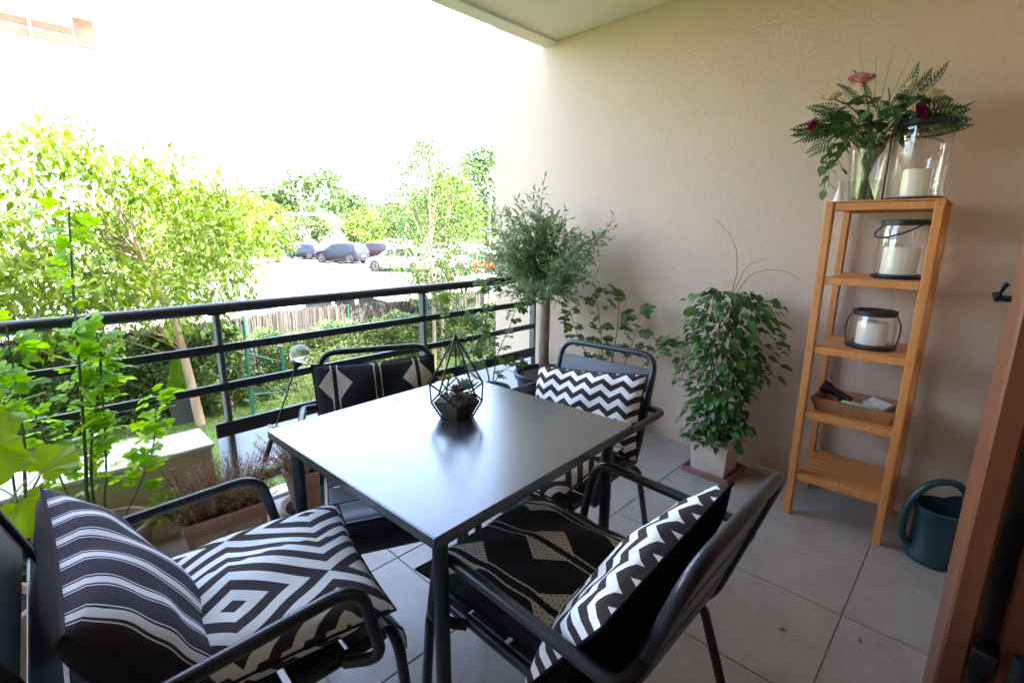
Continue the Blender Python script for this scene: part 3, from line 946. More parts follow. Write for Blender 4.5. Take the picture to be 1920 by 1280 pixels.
# ---------------------------------------------------------------- ladder shelf
sh = thing('wooden_shelf', 'tall narrow oiled wood shelf unit standing against the wall', 'shelf', (2.384, .154, 0))
SD, SW = .366, .373
LV = (1.40, 1.102, .804, .506, .209)
for x in (.02, SD - .02):
    for y in (.0145, SW - .0145):
        lg = MB().box((x, y, .70), (.040, .029, 1.40), ch=.0025).build('leg', M['pine_v'], sh)
        if x < .1:
            for z in (1.385, 1.088, .79, .492, .195):
                MB().tube([(-.0006, y, z), (.004, y, z)], .0028, 8).build('screw', M['black_metal'], lg)
smesh = MB().box((0, 0, 0), (.046, SW - .062, .012), ch=.002).mesh('slat', M['pine'])
for z in LV:
    for x in (.0195, SD - .0195):
        MB().box((x, SW / 2, z - .0155), (.022, SW - .0585, .031), ch=.002).build('shelf_rail', M['pine'], sh)
    for k in range(6):
        o = link('slat', smesh, sh)
        o.location = (.058 + k * .050, SW / 2, z - .0075)
    for y in (.0365, SW - .0365):
        MB().box((SD / 2, y, z - .0225), (SD - .085, .014, .016), ch=.002).build('batten', M['pine'], sh)
MB().box((SD / 2, SW / 2, 1.4035), (SD - .001, SW - .001, .006), ch=.002).build('top_board', M['pine'], sh)
TOPZ = 1.4068

def lantern(label, c, r, h, handle, cr, chh, clabel, neck=0.0):
    t = thing('glass_lantern', label, 'lantern', c)
    MB().lathe([(r * 1.06, 0), (r * 1.10, .004), (r * 1.10, .010), (r * .98, .014), (r * .2, .0145)], (0, 0, 0), 40).build('base', M['black_metal'], t, True)
    zt = h
    prof = [(r * .97, .0150), (r, .03), (r, zt - .035)]
    prof += [(r * (1 - neck), zt - .008), (r * (1 - neck), zt)]
    inner = [(a - .003, b) for a, b in prof[::-1]]
    inner[-1] = (inner[-1][0], .0155)
    n = 40
    mb = MB()
    full = prof + inner
    vs_, fs = [], []
    for (a, z) in full:
        for k in range(n):
            q = 2 * PI * k / n
            vs_.append((a * math.cos(q), a * math.sin(q), z))
    for i in range(len(full) - 1):
        for k in range(n):
            k2 = (k + 1) % n
            fs.append((i * n + k, i * n + k2, (i + 1) * n + k2, (i + 1) * n + k))
    mb.add(vs_, fs).build('glass_cylinder', M['glass'], t, True)
    rr = r * (1 - neck)
    if handle != 'none':
        ringp = [(rr + .004, zt - .012), (rr + .008, zt - .010), (rr + .008, zt + .008), (rr + .002, zt + .010), (rr - .006, zt + .010), (rr - .006, zt + .006), (rr + .003, zt + .004)]
        MB().lathe(ringp, (0, 0, 0), 40).build('collar', M['black_metal'], t, True)
    if handle == 'drop':        # wire bail hanging down in front of the glass
        pts = []
        for k in range(25):
            a = PI * k / 24
            pts.append((-math.sin(a) * r * 1.28, math.cos(a) * (rr + .010), zt - .004 - .42 * r * 1.6 * math.sin(a)))
        MB().tube([Matrix.Rotation(R(-38), 3, 'Z') @ Vector(p) for p in pts], .0035, 8).build('handle', M['black_metal'], t, True)
    elif handle == 'ring':
        pts = [(math.cos(2 * PI * k / 32) * r * 1.08, math.sin(2 * PI * k / 32) * r * 1.08, zt - .02 - .012 * math.cos(2 * PI * k / 32)) for k in range(32)]
        MB().tube(pts, .005, 8, closed=True).build('handle', M['black_metal'], t, True)
        for a in (R(100),):
            MB().tube([(math.cos(a) * r * 1.08, math.sin(a) * r * 1.08, .008), (math.cos(a) * r * 1.08, math.sin(a) * r * 1.08, zt - .018)], .0035, 8).build('upright_wire', M['black_metal'], t, True)
    elif handle == 'wires':
        for s in (-1, 1):
            MB().tube(curve_pts([(0, s * (r + .004), .008), (0, s * (r + .012), h * .35), (0, s * (r + .012), h * .68), (0, s * (rr + .004), h * .95)]), .0028, 8).build('side_wire', M['black_metal'], t, True)
    cd = thing('pillar_candle', clabel, 'candle', (c[0], c[1], c[2] + .0152))
    MB().lathe([(cr, 0), (cr, chh - .006), (cr - .005, chh), (cr * .6, chh - .002), (0, chh - .005)], (0, 0, 0), 32).build('wax', M['candle'], cd, True)
    MB().tube([(0, 0, chh - .006), (.001, 0, chh + .006)], .0015, 6).build('wick', M['black_metal'], cd)
    return t
lantern('large glass lantern with a ring handle on top of the shelf', (2.565, .268, TOPZ), .092, .285, 'ring', .045, .105, 'ivory candle inside the large lantern on top of the shelf')
lantern('glass lantern with a drooping wire handle on the second shelf', (2.575, .275, 1.1026), .084, .222, 'drop', .062, .108, 'broad ivory candle inside the lantern on the second shelf', .10)
lantern('squat glass lantern with side wires on the middle shelf', (2.55, .325, .8046), .082, .150, 'wires', .055, .095, 'ivory candle inside the squat lantern on the middle shelf', .12)

# tray with garden bits on the fourth shelf
ty = thing('wooden_tray', 'brown wooden tray with sloping sides on the fourth shelf', 'tray', (2.535, .335, .5064))
def sloped(parent):
    a, b, h, t = .085, .135, .062, .008
    A, B = a + .022, b + .022
    MB().box((0, 0, t / 2), (2 * a, 2 * b, t)).build('tray_bottom', M['tray'], parent)
    for s in (-1, 1):
        MB().add([(s * a, -b, 0), (s * a, b, 0), (s * A, B, h), (s * A, -B, h), (s * (a - t), -b, 0), (s * (a - t), b, 0), (s * (A - t), B, h), (s * (A - t), -B, h)],
                 [(0, 1, 2, 3), (4, 7, 6, 5), (3, 2, 6, 7), (0, 4, 5, 1), (0, 3, 7, 4), (1, 5, 6, 2)]).build('tray_side', M['tray'], parent)
        MB().add([(-a, s * b, 0), (a, s * b, 0), (A, s * B, h), (-A, s * B, h), (-a, s * (b - t), 0), (a, s * (b - t), 0), (A, s * (B - t), h), (-A, s * (B - t), h)],
                 [(0, 1, 2, 3), (4, 7, 6, 5), (3, 2, 6, 7), (0, 4, 5, 1), (0, 3, 7, 4), (1, 5, 6, 2)]).build('tray_end', M['tray'], parent)
sloped(ty)
pk = MB().box((2.52, .325, .545), (.10, .13, .022), Matrix.Rotation(R(14), 3, 'Y') @ Matrix.Rotation(R(10), 3, 'Z'), ch=.004).build('seed_packet', mat('packet_green', (0.10, 0.32, 0.08), 0.4, c2=(0.75, 0.78, 0.72), nscale=30))
tag(pk, 'green and white seed packet lying in the wooden tray', 'packet')
pk2 = MB().box((2.545, .262, .560), (.07, .09, .012), Matrix.Rotation(R(-16), 3, 'Y') @ Matrix.Rotation(R(-25), 3, 'Z'), ch=.003).build('paper_packet', mat('packet_white', (0.62, 0.62, 0.58), 0.5, c2=(0.45, 0.50, 0.42), nscale=20))
tag(pk2, 'pale paper packet in the right end of the wooden tray', 'packet')
tr_ = thing('hand_torch', 'black torch leaning over the left end of the wooden tray', 'torch', (2.50, .405, .548))
rot = Matrix.Rotation(R(-68), 3, 'X') @ Matrix.Rotation(R(20), 3, 'Z')
def xf(mb, rm, c):
    mb.v = [tuple(rm @ Vector(p) + Vector(c)) for p in mb.v]; return mb
xf(MB().lathe([(.017, -.05), (.017, .03), (.026, .05), (.027, .075), (.022, .078)], (0, 0, 0), 20), rot, (0, -.01, .035)).build('torch_body', M['black_metal'], tr_, True)
xf(MB().box((0, .02, -.02), (.014, .012, .03), ch=.003), rot, (0, -.01, .035)).build('switch', M['iron'], tr_)

# ---------------------------------------------------------------- vase and bouquet
va = thing('glass_vase', 'clear tapered glass vase with water on top of the shelf', 'vase', (2.555, .432, TOPZ))
vp = [(.050, 0), (.056, .004), (.060, .05), (.066, .12), (.074, .205)]
vin = [(a - .0035, b) for a, b in vp[::-1]]; vin[-1] = (.046, .008); vin[-2] = (.0525, .010)
MB().lathe(vp + vin + [(0.0, .008)], (0, 0, 0), 40).build('vase_wall', M['vase_glass'], va, True)
MB().lathe([(.0, .0085), (.050, .0095), (.0560, .05), (.0590, .085), (0, .085)], (0, 0, 0), 32).build('water', M['water'], va, True)
bq = thing('flower_bouquet', 'mixed bouquet of fern, roses and grass standing in the glass vase', 'bouquet', (2.555, .432, TOPZ + .010))
ST = MB()
heads = [(.474, 1.86), (.571, 1.812), (.314, 1.809), (.254, 1.771), (.626, 1.718), (.279, 1.723)]
kinds = ['pink', 'cream', 'cream', 'cream', 'purple', 'purple']
def bl(y, z, x=2.555):      # world to bouquet-local
    return Vector((x - 2.555, y - .432, z - TOPZ - .010))
tips = []
for (y, z), k in zip(heads, kinds):
    x = 2.555 + random.uniform(-.14, -.09)
    tips.append((bl(y, z, x), k))
for i, (p, k) in enumerate(tips):
    a = i * 2.4
    b0 = Vector((.03 * math.cos(a), .03 * math.sin(a), .003))
    mid = Vector((-.02 * math.cos(a), -.025 * math.sin(a), .19))
    ST.tube(curve_pts([b0, mid, (mid + p) * .5 + Vector((0, 0, .05)), p]), .0028, 6)
for i in range(16):
    a = i * 2.4 + .3
    b0 = Vector((.036 * math.cos(a), .036 * math.sin(a), .002))
    q = Vector((-.045 * math.cos(a), -.045 * math.sin(a), .21))
    ST.tube([b0, (b0 + q) * .5, q, q + Vector((q.x * 1.2, q.y * 1.2, .06))], .0024, 5)
ST.build('stem', M['stem_green'], bq, True)
fl_m = {'pink': leaf_mat('pink_petal', (0.55, 0.25, 0.27), (0.62, 0.34, 0.35), (0.68, 0.46, 0.45), rough=.7, trans=.25),
        'cream': leaf_mat('cream_petal', (0.62, 0.52, 0.30), (0.70, 0.62, 0.42), (0.60, 0.56, 0.34), rough=.7, trans=.25),
        'purple': leaf_mat('purple_petal', (0.18, 0.012, 0.07), (0.24, 0.02, 0.10), (0.20, 0.015, 0.05), rough=.7, trans=.2)}
def rose_head(parent, c, kind, size, tilt):
    """layers of cupped petals"""
    V, F = [], []
    off = 0
    rm = Matrix.Rotation(tilt[0], 3, 'X') @ Matrix.Rotation(tilt[1], 3, 'Y')
    for layer, (n, rad, hh, opn) in enumerate(((3, .28, .95, .05), (5, .5, .95, .18), (6, .75, .85, .42), (7, .95, .7, .75))):
        for k in range(n):
            a0 = 2 * PI * (k + layer * .37) / n
            span = 2 * PI / n * .75
            for iu in range(5):
                for iv in range(4):
                    u = -1 + 2 * iu / 4; v = iv / 3
                    a = a0 + u * span * (0.55 + .45 * v)
                    r_ = rad * (0.35 + .65 * v ** .7) * (1 + opn * v * v * .35) - .05 * u * u
                    z = hh * v * (1 - .18 * u * u * v) - opn * .25 * v ** 3
                    V.append(c + rm @ Vector((r_ * math.cos(a), r_ * math.sin(a), z - .3)) * size)
            for iu in range(4):
                for iv in range(3):
                    i0 = off + iu * 4 + iv
                    F.append((i0, i0 + 4, i0 + 5, i0 + 1))
            off += 20
    mb = MB(); mb.v = [tuple(p) for p in V]; mb.f = F
    return mb.build('rose_head' if kind != 'purple' else 'carnation_head', fl_m[kind], parent, True)
szs = {'pink': .039, 'cream': .032, 'purple': .028}
for i, (p, k) in enumerate(tips):
    tl = (random.uniform(-.3, .3), random.uniform(-.7, -.45)) if k != 'purple' else (1.2 if p.y < 0 else -1.2, -.5)
    rose_head(bq, p, k, szs[k], tl)
fern_m = leaf_mat('fern_green', (0.025, 0.075, 0.022), (0.04, 0.105, 0.03), (0.06, 0.13, 0.035), trans=.2)
def fern_mesh(L, n, seed):
    rg = random.Random(seed)
    P, D, N, Ls, Ws = [], [], [], [], []
    for i in range(n):
        t = (i + 1) / n
        z = -.28 * L * t * t
        for s in (-1, 1):
            P.append((0 + .0, t * L, z)); e = 0.95 - .35 * t
            D.append((s * math.sin(e * 1.25), math.cos(e * 1.25), -.15)); N.append((0, .2, 1))
            Ls.append(L * .30 * math.sin(PI * min(1, .18 + t * .85)) ** .8 + .006); Ws.append(L * .075)
    V, F = leaf_arrays(np.array(P, float), np.array(D), np.array(N, float), np.array(Ls), np.array(Ws))
    mb = MB(); mb.v = [tuple(p) for p in V]; mb.f = [tuple(f) for f in F]
    mb.tube([(0, t * L / 6, -.28 * L * (t / 6) ** 2) for t in range(7)], .0012, 4)
    return mb.mesh('fern_frond', fern_m)
ferns = [fern_mesh(.15, 12, 1), fern_mesh(.12, 10, 2), fern_mesh(.095, 9, 3)]
for i in range(58):
    a = i * 2.39996
    el = R(-12 + 58 * ((i * .7549) % 1))
    base = Vector((.045 * math.cos(a) - .02, .10 * math.sin(a), .225 + .13 * ((i * .5698) % 1)))
    d = Vector((math.cos(a) * math.cos(el), math.sin(a) * math.cos(el) * 1.25, math.sin(el)))
    if base.x + d.x * .2 > .165:
        d.x = -abs(d.x) * .5
    q = Vector((0, 1, 0)).rotation_difference(d.normalized())
    mw = Matrix.Translation(base + d.normalized() * .04) @ q.to_matrix().to_4x4() @ Matrix.Rotation(random.uniform(-.7, .7), 4, 'Y')
    o = link('fern_frond', ferns[i % 3], bq, mw)
for (tgt, ln) in (((.655, 1.785), 0), ((.125, 1.625), 0), ((.17, 1.69), 0), ((.60, 1.70), 1)):
    p = bl(*tgt, 2.50)
    b0 = Vector((-.03, 0, .30))
    d = (p - b0)
    q = Vector((0, 1, 0)).rotation_difference(d.normalized())
    o = link('fern_frond', ferns[0], bq, Matrix.Translation(p - d.normalized() * .17) @ q.to_matrix().to_4x4())
def round_leaf_mesh(name, mt, L, W, k=8, cup=.12):
    V = [(0, 0, 0)]
    for i in range(k + 1):
        t = i / k
        w = W * .5 * math.sin(PI * t ** .8) ** .8
        z = -cup * L * t * t
        V += [(-w, t * L, z + .10 * w), (0, t * L, z - .0 * w), (w, t * L, z + .10 * w)]
    F = []
    for i in range(k):
        a = 1 + i * 3
        F += [(a, a + 1, a + 4, a + 3), (a + 1, a + 2, a + 5, a + 4)]
    mb = MB(); mb.v = V; mb.f = F
    return mb.mesh(name, mt, True)
euc = round_leaf_mesh('bouquet_leaf', obj_leaf_mat('bouquet_leaf_green', (0.07, 0.15, 0.035), (0.10, 0.19, 0.045), (0.05, 0.11, 0.03), trans=.3), .045, .032, 5)
trail = MB()
for (y, z) in ((.545, 1.47), (.56, 1.44), (.50, 1.53), (.58, 1.55), (.56, 1.60)):
    e = bl(y, z, 2.47)
    pts = curve_pts([Vector((-.03, .02, .22)), Vector((-.06, .07, .24)), (Vector((-.07, .09, .2)) + e) * .5 + Vector((-.01, .015, .02)), e])
    trail.tube(pts, .0015, 5)
    for j in range(7, len(pts), 2):
        q = Quaternion((0, 0, 1), random.uniform(0, 6.28)) @ Quaternion((1, 0, 0), random.uniform(-1.4, -.2))
        link('bouquet_leaf', euc, bq, Matrix.Translation(pts[j]) @ q.to_matrix().to_4x4() @ Matrix.Scale(random.uniform(.7, 1.1), 4))
trail.build('trailing_stem', M['stem_green'], bq, True)
for i in range(130):
    a = i * 2.39996
    p = Vector((.095 * math.cos(a) * ((i * .7549) % 1) ** .5 - .03, .17 * math.sin(a) * ((i * .7549) % 1) ** .5, .215 + .17 * ((i * .5698) % 1)))
    q = Quaternion((0, 0, 1), random.uniform(0, 6.28)) @ Quaternion((1, 0, 0), random.uniform(-1.0, .6))
    link('bouquet_leaf', euc, bq, Matrix.Translation(p) @ q.to_matrix().to_4x4() @ Matrix.Scale(random.uniform(.9, 1.5), 4))
gm = MB()
for (y, z) in ((.399, 1.99), (.506, 1.975), (.341, 1.932), (.611, 1.885), (.452, 1.955), (.64, 1.86), (.57, 1.90)):
    e = bl(y, z, 2.50)
    pts = curve_pts([Vector((0, 0, .2)), Vector((0, 0, .2)).lerp(e, .5) + Vector((0, 0, .03)), e])
    gm.tube(pts, taper(pts, .0014, .0007), 5)
for (e1, e2) in (((.462, 1.69), (.375, 1.625)), ((.455, 1.66), (.40, 1.53))):
    pts = curve_pts([Vector((-.06, .06, .18)), bl(e1[0] + .05, e1[1] - .03, 2.47), bl(*e1, 2.45), bl(*e2, 2.45)])
    gm.tube(pts, .0022, 5)
gm.build('grass_blade', mat('straw_grass', (0.20, 0.22, 0.06), 0.7), bq)
# two filigree lily buds left of the pink rose
lb = MB()
for k in range(9):
    a = k * 2.4
    c0 = bl(.535, 1.83, 2.49)
    e = c0 + Vector((random.uniform(-.02, .02), .035 * math.cos(a), .035 * math.sin(a) + .01))
    lb.tube([c0, (c0 + e) * .5 + Vector((0, 0, .004)), e], .0009, 4)
    lb.sphere(e, .0032, 6, 4)
lb.tube([Vector((-.02, .02, .24)), bl(.52, 1.76, 2.49), bl(.535, 1.83, 2.49)], .0014, 5)
lb.build('dried_umbel', mat('umbel', (0.38, 0.28, 0.20), 0.8), bq)
wf = thing('ceramic_bottle', 'small white ceramic bottle half hidden behind leaves beside the vase', 'bottle', (2.50, .508, TOPZ))
MB().lathe([(.019, 0), (.020, .004), (.015, .028), (.0085, .044), (.0085, .075), (.011, .080), (.007, .081)], (0, 0, 0), 20).build('bottle_body', mat('white_ceramic', (0.82, 0.80, 0.78), 0.3), wf, True)
MB().lathe([(.0115, .080), (.0115, .084), (0, .085)], (0, 0, 0), 16).build('bottle_lip', mat('white_glaze', (0.8, 0.78, 0.76), 0.25), wf, True)

# ---------------------------------------------------------------- watering can
wc = thing('watering_can', 'dark teal plastic watering can on the floor beside the shelf', 'watering can', (2.445, -.012, 0), R(-62))
prof = [(.090, 0), (.097, .006), (.097, .02), (.089, .045), (.085, .10), (.086, .205), (.092, .213), (.092, .226), (.087, .230)]
inn = [(.084, .230), (.082, .20), (.081, .05), (.08, .012), (0, .010)]
MB().lathe(prof + inn, (0, 0, 0), 44).build('can_body', M['can'], wc, True)
MB().add([(.086 * math.cos(a), .086 * math.sin(a), .230) for a in np.linspace(-1.15, 1.15, 15)] + [(.083 * math.cos(a), .086 * math.sin(a), .230 + .045 * math.cos(a * 1.35)) for a in np.linspace(-1.15, 1.15, 15)],
         [(i, i + 1, i + 16, i + 15) for i in range(14)]).build('splash_guard', M['can'], wc, True)
hp = curve_pts([(.072, 0, .258), (.058, 0, .305), (.010, 0, .335), (-.060, 0, .315), (-.115, 0, .23), (-.124, 0, .12), (-.106, 0, .065), (-.080, 0, .055)], 8)
MB().tube(hp, .0135, 12).build('handle', M['can'], wc, True)
MB().tube(curve_pts([(.078, 0, .05), (.15, 0, .07), (.24, 0, .20), (.30, 0, .29)]), [.022] * 6 + taper(range(13), .021, .013), 12).build('spout', M['can'], wc, True)

# ---------------------------------------------------------------- folding shutter in the doorway
su = thing('wooden_shutter', 'reddish brown folding wooden shutter leaves at the right edge', 'shutter', (0, 0, 0))
for k, (x0, x1, y, t) in enumerate(((.93, 1.42, -.052, .032), (.96, 1.42, -.112, .032), (.78, 1.30, -.180, .036))):
    lf = MB().box(((x0 + x1) / 2, y, 1.13), (x1 - x0, t, 2.20), ch=.004).build('leaf', M['shutter'], su)
for z in (.66, 1.75):
    hg = MB()
    hg.box((.945, -.083, z), (.05, .030, .035), ch=.002)
    hg.tube([(.905, -.118, z - .045), (.905, -.118, z + .045)], .011, 12)
    hg.box((.86, -.150, z - .015), (.09, .012, .035), Matrix.Rotation(R(35), 3, 'Z'), ch=.002)
    hg.build('hinge', M['iron'], su, True)
lt = MB()
lt.tube([(1.30, -.040, 1.163), (1.30, -.022, 1.163)], .006, 10)
lt.box((1.30, -.017, 1.165), (.012, .011, .018), ch=.003)
lt.tube([(1.30, -.018, 1.172), (1.30, -.021, 1.184), (1.30, -.027, 1.192)], [.004, .0055, .004], 8)
lt.tube([(1.30, -.016, 1.160), (1.30, -.012, 1.174)], [.004, .005], 8)
lt.build('shutter_catch', M['iron'], su, True)

# ---------------------------------------------------------------- potted plants on the balcony
def square_pot(name, label, c, w, h, mt, w0=None, rim=.012):
    t = thing(name, label, 'pot', c)
    w0 = w0 or w * .86
    a, b = w0 / 2, w / 2
    wl = .012
    V = [(-a, -a, 0), (a, -a, 0), (a, a, 0), (-a, a, 0), (-b, -b, h), (b, -b, h), (b, b, h), (-b, b, h)]
    bi, ai = b - wl, a - wl
    V += [(-bi, -bi, h), (bi, -bi, h), (bi, bi, h), (-bi, bi, h), (-ai, -ai, .02), (ai, -ai, .02), (ai, ai, .02), (-ai, ai, .02)]
    F = [(3, 2, 1, 0)]
    for k in range(4):
        k2 = (k + 1) % 4
        F += [(k, k2, k2 + 4, k + 4), (k + 4, k2 + 4, k2 + 8, k + 8), (k + 8, k2 + 8, k2 + 12, k + 12)]
    F.append((12, 13, 14, 15))
    MB().add(V, F).build('pot_wall', M[mt], t)
    if rim:
        mb = MB()
        for s in (-1, 1):
            mb.box((0, s * (b + .002), h - .016), (w + .016, .012, .036), ch=.003)
            mb.box((s * (b + .002), 0, h - .016), (.012, w - .010, .036), ch=.003)
        mb.build('pot_rim', M[mt], t)
    sl = MB()
    n = 10
    e = bi - .003
    sl.add([(-e + 2 * e * i / n, -e + 2 * e * j / n, h - .025 + random.uniform(-.006, .006)) for j in range(n + 1) for i in range(n + 1)],
           [(j * (n + 1) + i, j * (n + 1) + i + 1, (j + 1) * (n + 1) + i + 1, (j + 1) * (n + 1) + i) for j in range(n) for i in range(n)])
    sl.build('soil', M['soil'], t)
    return t

def round_pot(name, label, c, r, h, mt, soil=True, lip=True):
    t = thing(name, label, 'pot', c)
    pr = [(r * .72, 0), (r * .93, h - .045), (r * .93, h - .04)]
    pr += [(r * 1.0, h - .038), (r * 1.03, h - .004), (r * 1.0, h)] if lip else [(r, h)]
    pr += [(r * .93, h), (r * .90, h - .03), (r * .68, .02), (0, .02)]
    MB().lathe(pr, (0, 0, 0), 36).build('pot_wall', M[mt], t, True)
    if soil:
        MB().lathe([(r * .905, h - .028), (r * .6, h - .022), (r * .3, h - .028), (0, h - .02)], (0, 0, 0), 24).build('soil', M['soil'], t, True)
    return t

def compound_leaf(mt, L=.10, nl=5, seed=0):
    """rose leaf: a petiole with leaflets"""
    rg = random.Random(seed)
    mb = MB()
    mb.tube([(0, 0, 0), (0, L * .5, .004), (0, L * .72, -.004)], .0012, 4)
    def leaflet(c, ang, l, w):
        k = 4
        V, F = [], []
        ca, sa = math.cos(ang), math.sin(ang)
        for i in range(k + 1):
            t = i / k
            ww = w * .5 * math.sin(PI * (t * .92 + .06)) ** .7
            z = -.16 * l * t * t + rg.uniform(-.001, .001)
            for s in (-1, 0, 1):
                x, y = s * ww, t * l
                V.append((c[0] + x * ca - y * sa, c[1] + x * sa + y * ca, c[2] + z + abs(s) * ww * .22))
        for i in range(k):
            for j in range(2):
                a = i * 3 + j
                F.append((a, a + 1, a + 4, a + 3))
        mb.add(V, F)
    leaflet((0, L * .70, -.003), rg.uniform(-.15, .15), L * .50, L * .40)
    for t, sc in ((.62, .42), (.34, .34))[: (nl - 1) // 2]:
        for s in (-1, 1):
            leaflet((0, L * t, 0), -s * rg.uniform(1.0, 1.3), L * sc, L * sc * .82)
    return mb.mesh('leaf', mt, True)

def leaf_matrix(p, d, rollang=0.0, sc=1.0):
    """local +y along d, local z as near to up as it gets"""
    d = Vector(d).normalized()
    x = d.cross(Vector((0, 0, 1)))
    if x.length < 1e-3:
        x = Vector((1, 0, 0))
    x.normalize()
    z = x.cross(d)
    m = Matrix(((x.x, d.x, z.x), (x.y, d.y, z.y), (x.z, d.z, z.z))).to_4x4()
    return Matrix.Translation(p) @ m @ Matrix.Rotation(rollang, 4, 'Y') @ Matrix.Scale(sc, 4)

def rose_plant(name, label, base, stems, leafset, stem_mat, r0, step=3, size=(0.7, 1.2), thorns=False, t0=.3, side=(1, .5), zdir=.15, density=1.0, seed=1):
    rg = random.Random(seed)
    t = thing(name, label, 'plant', base)
    bv = Vector(base)
    for si, st in enumerate(stems):
        pts = curve_pts([Vector(p) - bv for p in st[1:]], 8)
        mb = MB()
        rr = taper(pts, st[0] * r0, st[0] * r0 * .35)
        mb.tube(pts, rr, 7)
        if thorns:
            for i in range(2, len(pts) - 2):
                for _ in range(2):
                    a = rg.uniform(0, 6.28)
                    d = Vector((math.cos(a), math.sin(a), .15))
                    q = pts[i].lerp(pts[i + 1], rg.random())
                    mb.tube([q, q + d * (rr[i] + .006)], [.0022, .0003], 4)
        mb.build('stem', M[stem_mat], t, True)
        n = len(pts)
        for i in range(n):
            f = i / (n - 1)
            if f < t0 * (1.0 if si < 99 else 0):
                continue
            for _ in range(step):
                if rg.random() > density:
                    continue
                a = rg.uniform(0, 2 * PI)
                d = Vector((math.cos(a) * side[0], math.sin(a) * side[1], rg.uniform(-.6, .7) + zdir))
                link('leaf', leafset[rg.randrange(len(leafset))], t, leaf_matrix(pts[i], d, rg.uniform(-.9, .9), rg.uniform(*size)))
    return t

rose_l = [compound_leaf(M['rose_leaf'], .085, 5, k) for k in range(3)] + [compound_leaf(M['rose_leaf'], .075, 3, 9)]
rose_d = [compound_leaf(M['rose_leaf_dark'], .085, 5, 20 + k) for k in range(3)] + [compound_leaf(M['rose_leaf_dark'], .07, 3, 29)]

# climbing rose at the left, in a terracotta pot
round_pot('terracotta_pot', 'round terracotta pot holding the thorny climbing rose', (.13, 2.14, .002), .125, .235, 'terracotta')
Yr = 2.14
rose_plant('climbing_rose', 'tall thorny climbing rose with bright leaves in front of the parapet', (.13, Yr, .21), [
    (1.0, (.10, Yr, .20), (.085, Yr + .02, .36), (.100, Yr + .03, .493), (.13, Yr + .05, .799), (.152, Yr + .06, 1.053), (.182, Yr + .06, 1.347)),
    (.8, (.11, Yr, .20), (.10, Yr + .03, .35), (.128, Yr + .04, .565), (.185, Yr + .05, .787), (.193, Yr + .05, .93)),
    (.7, (.13, Yr, .20), (.126, Yr + .04, .30), (.148, Yr + .05, .414), (.172, Yr + .05, .632), (.187, Yr + .05, .83)),
    (.6, (.15, Yr, .20), (.19, Yr + .04, .26), (.253, Yr + .04, .374), (.301, Yr + .05, .489), (.333, Yr + .05, .68)),
    (.55, (.15, Yr, .20), (.21, Yr - .05, .215), (.278, Yr - .05, .225), (.357, Yr - .03, .289)),
    (.5, (.09, Yr, .20), (.04, Yr + .04, .37), (.021, Yr + .05, .52), (.0, Yr + .05, .682)),
], rose_l, 'stem_green', .0075, step=3, size=(.55, 1.0), thorns=True, t0=.42, side=(1, .6), density=.88, seed=3)
round_pot('plastic_pot', 'black plastic pot with a bushy rose at the far left edge', (-.10, 2.17, .002), .10, .20, 'plastic_pot')
rose_plant('bush_rose', 'bushy young rose at the far left edge before the railing', (-.10, 2.17, .175), [
    (1.0, (-.09, 2.16, .17), (-.055, 2.16, .48), (-.04, 2.16, .571), (-.031, 2.16, .732), (-.024, 2.16, .854), (-.02, 2.16, .99)),
    (.8, (-.10, 2.16, .17), (-.08, 2.2, .5), (-.06, 2.2, .70), (-.10, 2.2, .9)),
    (.7, (-.11, 2.16, .17), (-.13, 2.12, .5), (-.14, 2.1, .74), (-.13, 2.1, .93)),
], rose_l, 'stem_green', .006, step=2, size=(.6, 1.05), t0=.55, density=.8, seed=5)

# big-leaved plant behind the left chair
round_pot('clay_pot', 'clay pot hidden behind the left foreground chair under large leaves', (-.20, 1.86, .002), .13, .24, 'terracotta')
def lobed_leaf(seed):
    rg = random.Random(seed)
    n = 26
    V = [(0, 0, 0)]
    for i in range(n + 1):
        a = -2.75 + 5.5 * i / n
        r_ = .072 * (1 - .16 * abs(math.sin(2.5 * a)) + .05 * math.cos(11 * a)) * (1 - .10 * abs(a) / 2.75)
        x, y = r_ * math.sin(a), .045 + r_ * math.cos(a)
        V.append((x, y, .16 * abs(x) - .9 * y * y + .006 * math.sin(5 * a)))
    mids = []
    V2 = [(x * .5, y * .5 + .01, (z * .5) + .002) for (x, y, z) in V[1:]]
    o1 = len(V)
    V += V2
    F = []
    for i in range(1, n + 1):
        F.append((i, i + 1, o1 + i, o1 + i - 1))
        F.append((0, o1 + i - 1, o1 + i))
    mb = MB(); mb.v = V; mb.f = F
    mb.tube([(0, -.09, -.035), (0, -.04, -.006), (0, .005, .0)], .002, 5)
    return mb.mesh('leaf', M['vine_leaf'], True)
vl = [lobed_leaf(1), lobed_leaf(2)]
bigp = thing('broad_leaved_plant', 'plant with big lime green lobed leaves behind the left foreground chair', 'plant', (-.20, 1.86, .215))
